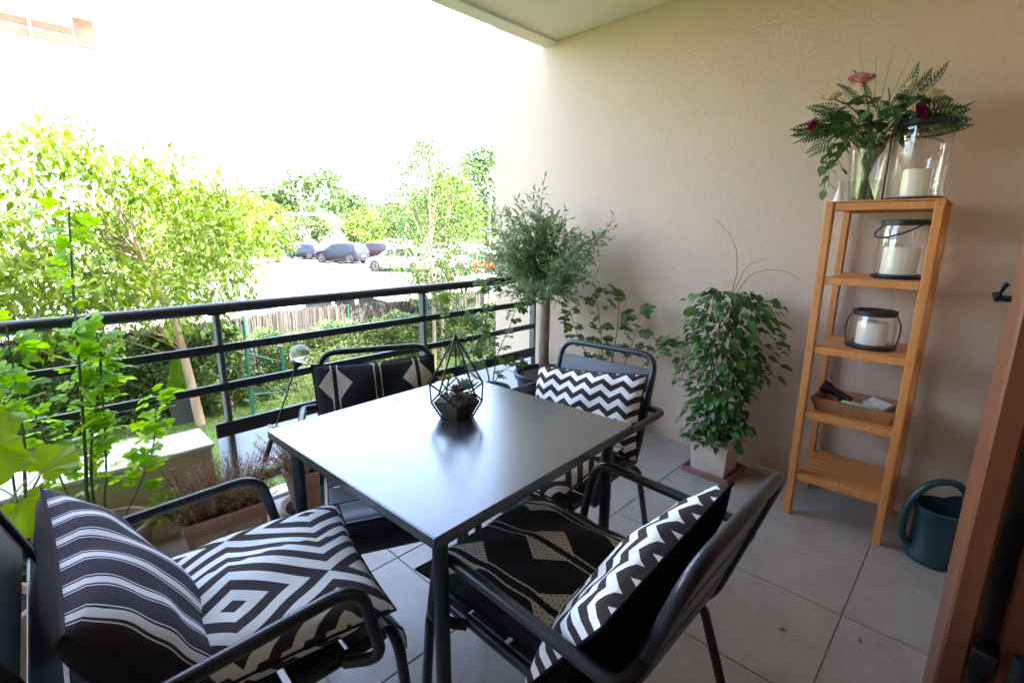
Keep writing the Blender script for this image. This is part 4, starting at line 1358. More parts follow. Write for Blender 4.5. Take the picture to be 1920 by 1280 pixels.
for i, (x, y, z, sc, ang) in enumerate(((-.045, 1.76, .83, 1.15, 2.2), (-.085, 1.80, .745, 1.2, 2.9), (-.015, 1.72, .650, .85, -.9), (-.06, 1.70, .60, 1.1, -2.6), (-.10, 1.75, .55, 1.2, 2.7), (-.035, 1.73, .54, .8, -2.2), (-.13, 1.82, .66, 1.1, 1.4), (-.17, 1.85, .80, 1.2, .8))):
    p = Vector((x + .20, y - 1.86, z - .215))
    pts = curve_pts([Vector((random.uniform(-.03, .03), random.uniform(-.03, .03), 0)), Vector((p.x * .6, p.y * .5 + .03, p.z * .6)), p + Vector((0, .01, -.01))])
    MB().tube(pts, .0028, 6).build('stem', M['stem_green'], bigp, True)
    nz = Vector((random.uniform(-.25, .25), -.72 + random.uniform(-.15, .15), .62)).normalized()
    ax_ = Vector((1, 0, 0)); ax_ = (ax_ - nz * ax_.dot(nz)).normalized(); ay_ = nz.cross(ax_)
    dx_ = ax_ * math.cos(ang) + ay_ * math.sin(ang); dy_ = nz.cross(dx_)
    mw = Matrix(((dx_.x, dy_.x, nz.x, p.x), (dx_.y, dy_.y, nz.y, p.y), (dx_.z, dy_.z, nz.z, p.z), (0, 0, 0, 1)))
    link('leaf', vl[i % 2], bigp, mw @ Matrix.Scale(sc, 4))

# two clay planters with dried heather
def dry_plant(name, label, base, wx, wy, n, hmin, hmax, seed):
    rg = np.random.default_rng(seed)
    t = thing(name, label, 'plant', base)
    tw = MB()
    P, D = [], []
    for i in range(n):
        x, y = rg.uniform(-wx, wx), rg.uniform(-wy, wy)
        h = rg.uniform(hmin, hmax)
        lean = Vector((x / wx * .09 + rg.normal() * .04, y / wy * .05 + rg.normal() * .04, h))
        b0 = Vector((x * .8, y * .8, 0))
        pts = [b0, b0 + lean * .5 + Vector((rg.normal() * .012, rg.normal() * .012, 0)), b0 + lean]
        tw.tube(pts, [.0016, .0011, .0006], 3, cap=False)
        for k in range(22):
            f = rg.uniform(.15, 1)
            q = b0.lerp(b0 + lean, f)
            P.append((q.x + rg.normal() * .007, q.y + rg.normal() * .007, q.z + rg.normal() * .006))
            D.append((rg.normal(), rg.normal(), rg.normal() + .8))
    tw.build('dry_twig', M['stem_brown'], t)
    tag(t.children[-1], kind='stuff')
    P = np.array(P); D = np.array(D); m = len(P)
    V, F = leaf_arrays(P, D, rand_dirs(m), rg.uniform(.006, .016, m), rg.uniform(.0025, .005, m))
    o = link('dry_foliage', np_mesh('dry_foliage', V, F, M['dry']), t)
    tag(o, kind='stuff')
    return t
pl = thing('clay_planter', 'oblong clay planter box with dried heather beside the parapet', 'planter', (.475, 2.085, .002), R(-4))
V = []
for (hx, hy, z) in ((.125, .075, 0), (.145, .092, .19), (.130, .078, .19), (.115, .065, .03)):
    V += [(-hx, -hy, z), (hx, -hy, z), (hx, hy, z), (-hx, hy, z)]
F = [(3, 2, 1, 0), (12, 13, 14, 15)]
for k in range(4):
    k2 = (k + 1) % 4
    for l in (0, 4, 8):
        F.append((l + k, l + k2, l + k2 + 4, l + k + 4))
MB().add(V, F).build('planter_wall', M['terracotta'], pl)
mb = MB()
for s in (-1, 1):
    mb.box((0, s * .092, .176), (.306, .014, .034), ch=.004)
    mb.box((s * .146, 0, .176), (.014, .17, .034), ch=.004)
mb.build('planter_rim', M['terracotta'], pl)
mb = MB()
for sx in (-1, 1):
    mb.box((sx * .064, -.0865, .088), (.105, .008, .085), Matrix.Rotation(R(-5), 3, 'X'), ch=.003)
mb.build('relief_panel', M['pale_terracotta'], pl)
n = 8
MB().add([(-.122 + .244 * i / n, -.072 + .144 * j / n, .160 + random.uniform(-.01, .012)) for j in range(n + 1) for i in range(n + 1)],
         [(j * (n + 1) + i, j * (n + 1) + i + 1, (j + 1) * (n + 1) + i + 1, (j + 1) * (n + 1) + i) for j in range(n) for i in range(n)]).build('soil', M['soil'], pl)
dry_plant('dried_heather', 'withered brown heather in the oblong clay planter', (.475, 2.095, .165), .135, .085, 430, .06, .23, 4)
ps = thing('plant_saucer', 'mossy clay saucer under the tall clay pot by the railing', 'saucer', (.86, 2.15, .002))
MB().lathe([(.13, 0), (.142, .022), (.134, .022), (.124, .008), (0, .008)], (0, 0, 0), 32).build('dish', M['pale_terracotta'], ps, True)
MB().lathe([(.120, .0085), (.06, .0105), (0, .0095)], (0, 0, 0), 20).build('moss', M['soil'], ps, True)
round_pot('tall_clay_pot', 'tall clay pot of dried heather behind the table corner', (.86, 2.15, .0135), .118, .205, 'terracotta')
dry_plant('withered_heather', 'withered brown heather in the tall clay pot', (.86, 2.15, .195), .10, .10, 300, .06, .20, 8)

# garden stake with glass ball
gs = thing('garden_stake', 'leaning solar stake with a crackled glass ball stuck in the planter', 'garden light', (.588, 2.125, .168))
A = Vector((0, 0, -.03)); Bp = Vector((.86 - .588, 2.14 - 2.125, .745 - .168))
dv = (Bp - A).normalized()
MB().tube([A, A + (Bp - A) * .93], .0035, 8).build('rod', M['black_metal'], gs, True)
MB().tube([A + dv * .18, A + dv * .20, A + dv * .315, A + dv * .33], [.008, .011, .011, .013], 12).build('grip', mat('dark_green_plastic', (0.012, 0.035, 0.028), 0.4), gs, True)
q = Vector((0, 0, 1)).rotation_difference(dv).to_matrix()
xf(MB().lathe([(.006, 0), (.034, .004), (.034, .006), (.006, .010)], (0, 0, 0), 20), q, A + dv * .33).build('flange', M['black_metal'], gs, True)
xf(MB().lathe([(.006, 0), (.014, .018), (.026, .038), (.024, .040)], (0, 0, 0), 20), q, Bp - dv * .075).build('socket', M['black_metal'], gs, True)
MB().sphere(Bp, .043, 28, 18).build('glass_ball', M['ball'], gs, True)

# olive tree in a black tub
OX, OY = 2.44, 2.05
round_pot('black_tub', 'wide black plastic tub of the olive tree in the corner', (OX, OY, .002), .205, .36, 'plastic_pot')
ol = thing('olive_tree', 'small standard olive tree with grey green crown in the corner', 'tree', (OX, OY, .335))
tk = curve_pts([(0, 0, -.01), (-.012, .004, .12), (-.004, .008, .28), (.006, .012, .42), (.004, .012, .56)], 6)
MB().tube(tk, taper(tk, .036, .029), 14).build('trunk', M['olive_bark'], ol, True)
P, D = [], []
br = MB()
rg = np.random.default_rng(21)
top = Vector((.004, .012, .54))
for i in range(46):
    a = i * 2.39996
    el = R(-4 + 92 * ((i * .7549) % 1))
    ln = rg.uniform(.26, .48) * (1.0 if el < R(50) else 1.05)
    d = Vector((math.cos(a) * math.cos(el), math.sin(a) * math.cos(el), math.sin(el)))
    d += Vector((-.10, .12, .0))
    if d.x > 0:
        d.x *= .62
    if d.x * ln > .27:
        d.x = .27 / ln
    p1 = top + d * ln * .5 + Vector((0, 0, .05))
    p2 = top + d * ln + Vector((rg.normal() * .03, rg.normal() * .03, rg.uniform(.0, .12)))
    pts = curve_pts([top - Vector((0, 0, .04)), p1, p2], 6)
    br.tube(pts, taper(pts, .009, .0018), 5, cap=False)
    for j in range(3, len(pts)):
        for s in range(2):
            dd = Vector(rg.normal(size=3)).normalized() * .7 + (pts[j] - pts[j - 1]).normalized() * .8
            L_ = rg.uniform(.06, .16)
            e = pts[j] + dd.normalized() * L_
            if e.x > .325:
                e.x = .325 - rg.uniform(0, .05)
            br.tube([pts[j], e], [.0014, .0007], 3, cap=False)
            for k in range(7):
                f = .15 + .85 * k / 6
                q = pts[j].lerp(e, f)
                dir_ = dd.normalized() * .8 + Vector(rg.normal(size=3)) * .6
                P.append(tuple(q)); D.append(tuple(dir_))
br.build('branch', M['olive_bark'], ol)
P = np.array(P); D = np.array(D); n = len(P)
V, F = leaf_arrays(P, D, rand_dirs(n), rg.uniform(.034, .058, n), rg.uniform(.010, .014, n), fold=.1, droop=.05)
o = link('crown', np_mesh('crown', V, F, M['olive_leaf']), ol)

# rose by the railing, left of the olive
round_pot('green_pot', 'dark pot of the spindly rose behind the table', (2.0, 2.13, .002), .13, .33, 'plastic_pot')
rose_plant('spindly_rose', 'spindly yellowing rose in front of the railing left of the olive', (2.0, 2.13, .31), [
    (1.0, (2.0, 2.13, .31), (2.02, 2.16, .40), (1.985, 2.19, .578), (2.04, 2.2, .74), (2.065, 2.2, .906), (2.07, 2.2, .98)),
    (.9, (1.99, 2.13, .31), (1.90, 2.14, .41), (1.82, 2.15, .50), (1.737, 2.15, .631), (1.695, 2.15, .792), (1.64, 2.15, .92)),
    (.8, (2.01, 2.12, .31), (2.04, 2.11, .50), (2.08, 2.1, .60), (2.169, 2.1, .739), (2.216, 2.1, .869)),
    (.7, (2.01, 2.12, .31), (2.06, 2.11, .40), (2.13, 2.1, .437), (2.246, 2.1, .449)),
    (.7, (1.98, 2.14, .31), (1.94, 2.19, .45), (1.927, 2.2, .625), (1.94, 2.2, .885)),
], rose_d, 'stem_green', .0055, step=1, size=(.75, 1.2), t0=.3, density=.85, seed=11)
# rose against the wall
round_pot('brown_pot', 'pot of the wall rose hidden behind the far armchair', (2.55, 1.62, .002), .13, .27, 'terracotta')
rose_plant('wall_rose', 'leafy rose against the beige wall behind the far armchair', (2.55, 1.62, .25), [
    (1.0, (2.55, 1.64, .25), (2.58, 1.667, .34), (2.60, 1.727, .662), (2.60, 1.781, .914)),
    (1.0, (2.55, 1.62, .25), (2.58, 1.64, .34), (2.60, 1.609, .679), (2.60, 1.607, .945)),
    (.8, (2.55, 1.66, .25), (2.58, 1.708, .34), (2.60, 1.92, .631), (2.60, 2.0, .84)),
    (.8, (2.55, 1.60, .25), (2.58, 1.588, .34), (2.60, 1.493, .629), (2.60, 1.455, .847)),
    (.7, (2.55, 1.58, .25), (2.58, 1.512, .352), (2.60, 1.348, .588), (2.60, 1.28, .665)),
], rose_d, 'stem_green', .005, step=2, size=(.8, 1.2), t0=.36, side=(.45, 1), density=.72, seed=12)

# jasmine in its square clay pot on a saucer
sa = thing('square_saucer', 'reddish square plant saucer on the tiles by the wall', 'saucer', (2.565, .932, .001))
mb = MB()
mb.box((0, 0, .006), (.235, .235, .010), ch=.003)
for s in (-1, 1):
    mb.box((0, s * .121, .017), (.252, .010, .030), ch=.003)
    mb.box((s * .121, 0, .017), (.010, .231, .030), ch=.003)
mb.build('dish', M['saucer'], sa)
MB().lathe([(.10, .0115), (.05, .013), (0, .012)], (0, 0, 0), 16).build('dirt', M['soil'], sa)
square_pot('square_clay_pot', 'pale square clay pot on the reddish saucer', (2.565, .932, .0128), .205, .205, 'pale_terracotta', .175, 0)
ja = thing('jasmine_shrub', 'dense dark green climbing shrub in the square clay pot', 'plant', (2.565, .932, .19))
jm = MB()
for i in range(7):
    a = i * 2.4
    pts = curve_pts([(.03 * math.cos(a), .03 * math.sin(a), 0), (.04 * math.cos(a + 1), .05 * math.sin(a + 1), .25), (.05 * math.cos(a + 2), .07 * math.sin(a + 2), .5), (.03 * math.cos(a), .08 * math.sin(a), .76)])
    jm.tube(pts, taper(pts, .005, .002), 5)
jm.build('stem', M['stem_brown'], ja)
tw = MB()
for st in (((.934, .95), (.923, 1.139), (.976, 1.27), (1.065, 1.35)), ((.926, .95), (.852, 1.076), (.733, 1.107), (.633, 1.073)), ((.936, .95), (.881, 1.101), (.793, 1.165)), ((.975, .95), (1.059, .995), (1.124, .9))):
    pts = curve_pts([(.02, y - .932, z - .19) for y, z in st], 8)
    pts = [p + Vector((random.uniform(-.003, .003), random.uniform(-.003, .003), random.uniform(-.003, .003))) for p in pts]
    tw.tube(pts, taper(pts, .0022, .0009), 5)
tw.build('bare_twig', M['stem_brown'], ja)
jl = []
for k in range(3):
    jl.append(round_leaf_mesh('leaf', M['jasmine_leaf'], .054 + .004 * k, .033, 5, cup=.3))
def jas_pts(n, rg):
    out = []
    while len(out) < n:
        z = rg.uniform(.0, .80)
        w = .118 + .115 * min(1, max(0, (z - .08) / .42)) ** 1.2 - (.5 * max(0, z - .62)) + .03 * math.sin(z * 19)
        a = rg.uniform(0, 2 * PI)
        r_ = (rg.random() ** .45) * (1 + .22 * math.sin(3 * a + 9 * z) + abs(rg.normal()) * .10)
        y = math.sin(a) * w * r_ * 1.0 - .0
        x = math.cos(a) * .15 * r_ - .005
        if z < .10 and abs(y) > .12:
            continue
        out.append(((x, y, z), (math.cos(a), math.sin(a) * .9, rg.uniform(-.9, .25))))
    return out
rg = np.random.default_rng(31)
pts = jas_pts(300, rg)
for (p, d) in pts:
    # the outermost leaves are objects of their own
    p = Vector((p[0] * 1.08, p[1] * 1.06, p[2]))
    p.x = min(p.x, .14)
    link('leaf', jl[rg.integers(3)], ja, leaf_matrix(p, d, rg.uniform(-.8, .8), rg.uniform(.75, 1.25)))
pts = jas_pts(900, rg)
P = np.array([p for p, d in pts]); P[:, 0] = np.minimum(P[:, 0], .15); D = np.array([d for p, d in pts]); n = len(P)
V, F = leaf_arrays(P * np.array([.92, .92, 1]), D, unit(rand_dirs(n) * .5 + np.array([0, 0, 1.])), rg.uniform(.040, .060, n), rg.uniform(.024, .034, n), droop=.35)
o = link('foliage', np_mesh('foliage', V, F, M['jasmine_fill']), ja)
tag(o, kind='stuff')

# ---------------------------------------------------------------- garden below
# grass blades
n = 52000
gx = RNG.uniform(-1.5, 6.5, n); gy = RNG.uniform(4.0, 8.5, n)
P = np.stack([gx, gy, np.full(n, LZ)], 1)
h = RNG.uniform(.02, .05, n)
w = RNG.uniform(.003, .006, n)
a = RNG.uniform(0, 2 * PI, n)
dx, dy = np.cos(a) * w, np.sin(a) * w
tipo = np.stack([RNG.normal(size=n) * .014, RNG.normal(size=n) * .014, h], 1)
V = np.stack([P + np.stack([dx, dy, np.zeros(n)], 1), P - np.stack([dx, dy, np.zeros(n)], 1), P + tipo], 1).reshape(-1, 3)
o = link('grass', np_mesh('grass', V, np.arange(n * 3).reshape(-1, 3), M['grass']))
tag(o, 'short mown lawn grass below the balcony', 'grass', kind='stuff')

def tree(name, label, base, trunk_pts, r0, r1, clumps, leaf, L, W, per, cr, bark='bark', down=.3, group=None, limb_r=.02, crown_name='crown'):
    t = thing(name, label, 'tree', base, group=group)
    pts = curve_pts(trunk_pts, 6)
    mb = MB().tube(pts, taper(pts, r0, r1), 10)
    mb.build('trunk', M[bark], t, True)
    lm = MB()
    for c in (clumps[::5] if len(clumps) > 100 else clumps):
        c = Vector(c)
        ok = [q for q in pts if q.z < c.z - .12 * (c.xy - q.xy).length - .05 and q.z > pts[-1].z * .3] or [pts[len(pts) // 3]]
        s = ok[int(RNG.integers(max(0, len(ok) - 6), len(ok)))]
        mid = s.lerp(c, .5) + Vector((0, 0, .08 * (c - s).length))
        q = curve_pts([s, mid, c], 4)
        lm.tube(q, taper(q, limb_r, limb_r * .25), 5, cap=False)
    lm.build('limb', M[bark], t)
    foliage(crown_name, M[leaf], t, [tuple(c) for c in clumps], [cr] * len(clumps), per, L, W, down=down)
    return t

def clump_cloud(n, c, rad, seed, shell=.35):
    rg = np.random.default_rng(seed)
    d = unit(rg.normal(size=(n, 3)))
    k = unit(rg.normal(size=(6, 3)))
    b = .8 + .35 * np.max(d @ k.T, axis=1)
    r_ = (shell + (1 - shell) * rg.random(n) ** .5) * b
    return np.asarray(c) + d * r_[:, None] * np.asarray(rad)

# big tree at the left
cl = clump_cloud(290, (-.85, .15, 2.42), (2.0, 1.4, 1.12), 3, .15)
tree('cherry_tree', 'large spreading garden tree with yellow green leaves behind the railing at left', (1.545, 7.34, LZ),
     [(0, 0, 0), (-.05, .02, .7), (-.12, .05, 1.4), (-.3, .1, 2.1), (-.5, .15, 2.8)], .062, .025, cl, 'tree_leaf', .085, .043, 58, (.30, .30, .24), down=.4, limb_r=.008)
cl = clump_cloud(110, (-.1, 0, 2.3), (1.1, .9, 1.0), 8, .15)
tree('fruit_tree', 'second leafy garden tree filling the far left behind the climbing rose', (-.9, 6.6, LZ),
     [(0, 0, 0), (.03, .02, .7), (-.02, .05, 1.4), (-.1, .1, 2.3)], .06, .03, cl, 'tree_leaf', .085, .043, 56, (.28, .28, .22), down=.4, limb_r=.008)
# slender trees right
for k, (bx, by, sd_, hh, lab) in enumerate(((5.53, 7.43, 5, 4.2, 'slender young birch with airy crown nearer the hedge'), (6.35, 7.95, 6, 3.7, 'second slender young birch partly behind the first'))):
    cl = [(0 + np.random.default_rng(sd_ + i).normal() * .12 + math.cos(i * 2.4) * .75 * math.sin(PI * (.12 + .85 * i / 70)), math.sin(i * 2.4) * .75 * math.sin(PI * (.12 + .85 * i / 70)), 1.35 + (hh - 1.35) * i / 70) for i in range(70)]
    tree('young_birch', lab, (bx, by, LZ), [(0, 0, 0), (.02, 0, 1.2), (0, .02, 2.4), (.03, 0, hh - .2)], .04, .012, cl, 'birch_leaf', .055, .036, 85, (.23, .23, .20), down=.5, group='young birches by the hedge', limb_r=.006)
stk = MB().tube([(0, 0, 0), (0, 0, 1.5)], .03, 10).build('tree_stake', M['bark'])
stk.location = (5.72, 7.40, LZ)
tag(stk, 'wooden support stake beside the nearer young birch', 'stake')

def bush(name, label, base, rad, leaf, n, L, W, per, cat='bush', group=None, seed=1):
    t = thing(name, label, cat, base, group=group)
    cl = clump_cloud(n, (0, 0, rad[2] * .95), rad, seed, .5)
    cl[:, 2] = np.maximum(cl[:, 2], .08)
    st = MB()
    for k in range(6):
        c = cl[k]
        st.tube([(random.uniform(-.05, .05), random.uniform(-.05, .05), 0), tuple(c * .6), tuple(c)], [.012, .008, .004], 5, cap=False)
    st.build('stem', M['stem_brown'], t)
    foliage('foliage', M[leaf], t, cl, [tuple(np.array(rad) * .28)] * n, per, L, W, down=.1)
    return t

def hedge(name, label, x0, x1, y0, y1, z0, z1, leaf, n, L, W, seed):
    rg = np.random.default_rng(seed)
    t = thing(name, label, 'hedge', ((x0 + x1) / 2, (y0 + y1) / 2, z0))
    cx, cy = (x0 + x1) / 2, (y0 + y1) / 2
    hx, hy, hz = (x1 - x0) / 2, (y1 - y0) / 2, z1 - z0
    core = MB().box((0, 0, hz * .44), (2 * hx - .25, 2 * hy - .25, hz * .84))
    core.build('twig_core', M['stem_brown'], t)
    p = np.stack([rg.uniform(-hx, hx, n), rg.uniform(-hy, hy, n), rg.uniform(0, hz, n)], 1)
    ax = rg.integers(0, 3, n)
    # push each leaf to the front or top face
    dep = rg.random(n) ** 2 * .14
    front = ax < 2
    p[front, 1] = -hy + dep[front]
    p[~front, 2] = hz - dep[~front]
    wob = .07 * np.sin(p[:, 0] * 5 + 1) + .05 * np.sin(p[:, 0] * 13)
    p[~front, 2] += wob[~front]
    p[front, 1] += .06 * np.sin(p[front, 0] * 6 + p[front, 2] * 7)
    nrm = np.where(front[:, None], np.array([0, -1, .35]), np.array([0, -.2, 1]))
    d = unit(rg.normal(size=(n, 3)) + nrm * .5)
    V, F = leaf_arrays(p, d, unit(nrm + rg.normal(size=(n, 3)) * .6), L * rg.uniform(.7, 1.3, n), W * rg.uniform(.7, 1.3, n))
    o = link('foliage', np_mesh('foliage', V, F, M[leaf]), t)
    return t

hedge('laurel_hedge', 'clipped variegated hedge in front of the brushwood fence', 2.5, 7.6, 7.75, 8.3, LZ, -.36, 'hedge_leaf', 19000, .055, .028, 1)
hedge('ivy_hedge', 'dark overgrown ivy hedge behind the grey pot', -2.0, 2.35, 8.0, 8.45, LZ, -.15, 'shade_leaf', 14000, .07, .05, 2)
bush('pale_shrub', 'rounded pale green shrub beside the green gate', (2.75, 6.3, LZ), (.62, .55, .36), 'pale_shrub', 60, .03, .010, 70, seed=4)
bush('glossy_bush', 'dark glossy bush between the tree trunk and the gate', (2.0, 7.75, LZ), (.42, .35, .50), 'hedge_leaf', 46, .06, .032, 38, seed=5)
bush('yellow_shrub', 'yellow green shrub just behind the green gate', (3.35, 7.2, LZ), (.55, .45, .45), 'pale_shrub', 50, .035, .014, 55, seed=6)
bush('red_shrub', 'loose shrub with reddish shoots at the end of the hedge', (7.3, 7.3, LZ), (.45, .4, .5), 'hedge_leaf', 40, .06, .03, 36, seed=16)
# conifer in a grey pot
cp = thing('grey_pot', 'tall grey pot of the small conifer on the lawn', 'pot', (1.428, 8.0 - .35, LZ))
V = []
for (a, z) in ((.11, 0), (.155, .34), (.14, .34), (.10, .03)):
    V += [(-a, -a, z), (a, -a, z), (a, a, z), (-a, a, z)]
F = [(3, 2, 1, 0), (12, 13, 14, 15)]
for k in range(4):
    k2 = (k + 1) % 4
    for l in (0, 4, 8):
        F.append((l + k, l + k2, l + k2 + 4, l + k + 4))
MB().add(V, F).build('pot_wall', M['grey_pot'], cp)
MB().box((0, 0, .30), (.27, .27, .03)).build('soil', M['soil'], cp)
cf = thing('dwarf_conifer', 'small bright green conical conifer in the grey pot', 'tree', (1.428, 7.65, LZ + .315))
MB().tube([(0, 0, 0), (0, 0, .45)], [.015, .004], 6).build('trunk', M['stem_brown'], cf)
rg = np.random.default_rng(5)
n = 5200
z = rg.random(n) ** 1.3
r_ = .165 * (1 - z) ** .75 * (1 - .25 * np.exp(-((z - 0) / .08) ** 2)) * (rg.random(n) ** .25)
a = rg.uniform(0, 2 * PI, n)
P = np.stack([r_ * np.cos(a), r_ * np.sin(a), z * .56 + .015], 1)
D = np.stack([np.cos(a), np.sin(a), np.full(n, 1.6)], 1) + rg.normal(size=(n, 3)) * .35
V, F = leaf_arrays(P, D, rand_dirs(n), rg.uniform(.03, .06, n), rg.uniform(.006, .010, n), droop=0)
link('crown', np_mesh('crown', V, F, M['conifer']), cf)
# stepping stones
for (x, y, r_, nm, lab, mt) in ((.74, 7.25, .17, 'stepping_stone', 'round white stepping stone on the lawn', 'stone'), (.42, 7.75, .13, 'flat_stone', 'small grey stone on the lawn near the hedge', 'stone')):
    o = MB().lathe([(r_ * .97, 0), (r_, .012), (r_ * .96, .03), (r_ * .5, .034), (0, .035)], (0, 0, 0), 28).build(nm, M[mt], None, True)
    o.location = (x, y, LZ)
    if nm == 'flat_stone':
        o.scale = (1.2, .7, 2.0)
    tag(o, lab, 'stone')

# brushwood fence with green posts
fn = thing('brushwood_fence', 'grey brushwood screen fence between the garden and the car park', 'fence', (2.6, 8.6, LZ))
n = 8200
xs = np.sort(RNG.uniform(-4.6, 5.6, n))
V, F = [], []
hh = 1.17 + .03 * np.sin(xs * 1.4) + RNG.normal(size=n) * .025
P = np.stack([xs, RNG.normal(size=n) * .012, np.zeros(n)], 1)
lean = RNG.normal(size=n) * .02
wd = RNG.uniform(.004, .009, n)
q0 = P + np.stack([-wd, -wd * .6, np.zeros(n)], 1); q1 = P + np.stack([wd, -wd * .6, np.zeros(n)], 1); q2 = P + np.stack([np.zeros(n), wd, np.zeros(n)], 1)
tp = np.stack([lean, np.zeros(n), hh], 1)
V = np.stack([q0, q1, q2, q0 + tp, q1 + tp, q2 + tp], 1).reshape(-1, 3)
b = np.arange(n)[:, None] * 6
F = np.concatenate([b + np.array([[0, 1, 4, 3]]), b + np.array([[1, 2, 5, 4]]), b + np.array([[2, 0, 3, 5]])])
o = link('brushwood', np_mesh('brushwood', V, F, M['cane']), fn)
tag(o, kind='stuff')
for x in (-3.6, -1.8, -.0, 1.8, 3.6, 5.4):
    MB().tube([(x, -.05, 0), (x, -.05, 1.22)], .022, 10).build('post', M['green_metal'], fn, True)
for z in (.25, .95):
    MB().tube([(-4.6, -.028, z), (5.6, -.028, z)], .003, 5).build('wire', M['green_metal'], fn)
bf = thing('board_fence', 'weathered grey board fence section beside the end wall', 'fence', (8.15, 8.1, LZ))
for i in range(9):
    MB().box((-.62 + i * .155, 0, .66), (.148, .02, 1.30 + random.uniform(-.02, .02)), ch=.003).build('board', M['fence_board'], bf)
for x in (-.66, .70):
    MB().box((x, .045, .66), (.07, .07, 1.34), ch=.004).build('post', M['fence_board'], bf)
for z in (.25, 1.05):
    MB().box((.02, .021, z), (1.36, .02, .08)).build('rail', M['fence_board'], bf)
# green gate
gt = thing('garden_gate', 'small green metal gate ajar between the shrubs', 'gate', (2.18, 7.25, LZ))
for x in (0, .52):
    MB().tube([(x, 0 if x == 0 else .12, 0), (x, 0 if x == 0 else .12, .98 if x == 0 else .90)], .024, 10).build('gate_post', M['green_metal'], gt, True)
for (z0, z1) in ((.90, .66), (.30, .20)):
    MB().tube([(0, 0, z0), (.52, .12, z1)], .013, 8).build('gate_bar', M['green_metal'], gt, True)
for i in range(1, 6):
    x = .52 * i / 6
    MB().tube([(x, .12 * i / 6, .28), (x, .12 * i / 6, .88 - .24 * i / 6)], .004, 6).build('mesh_wire', M['green_metal'], gt)

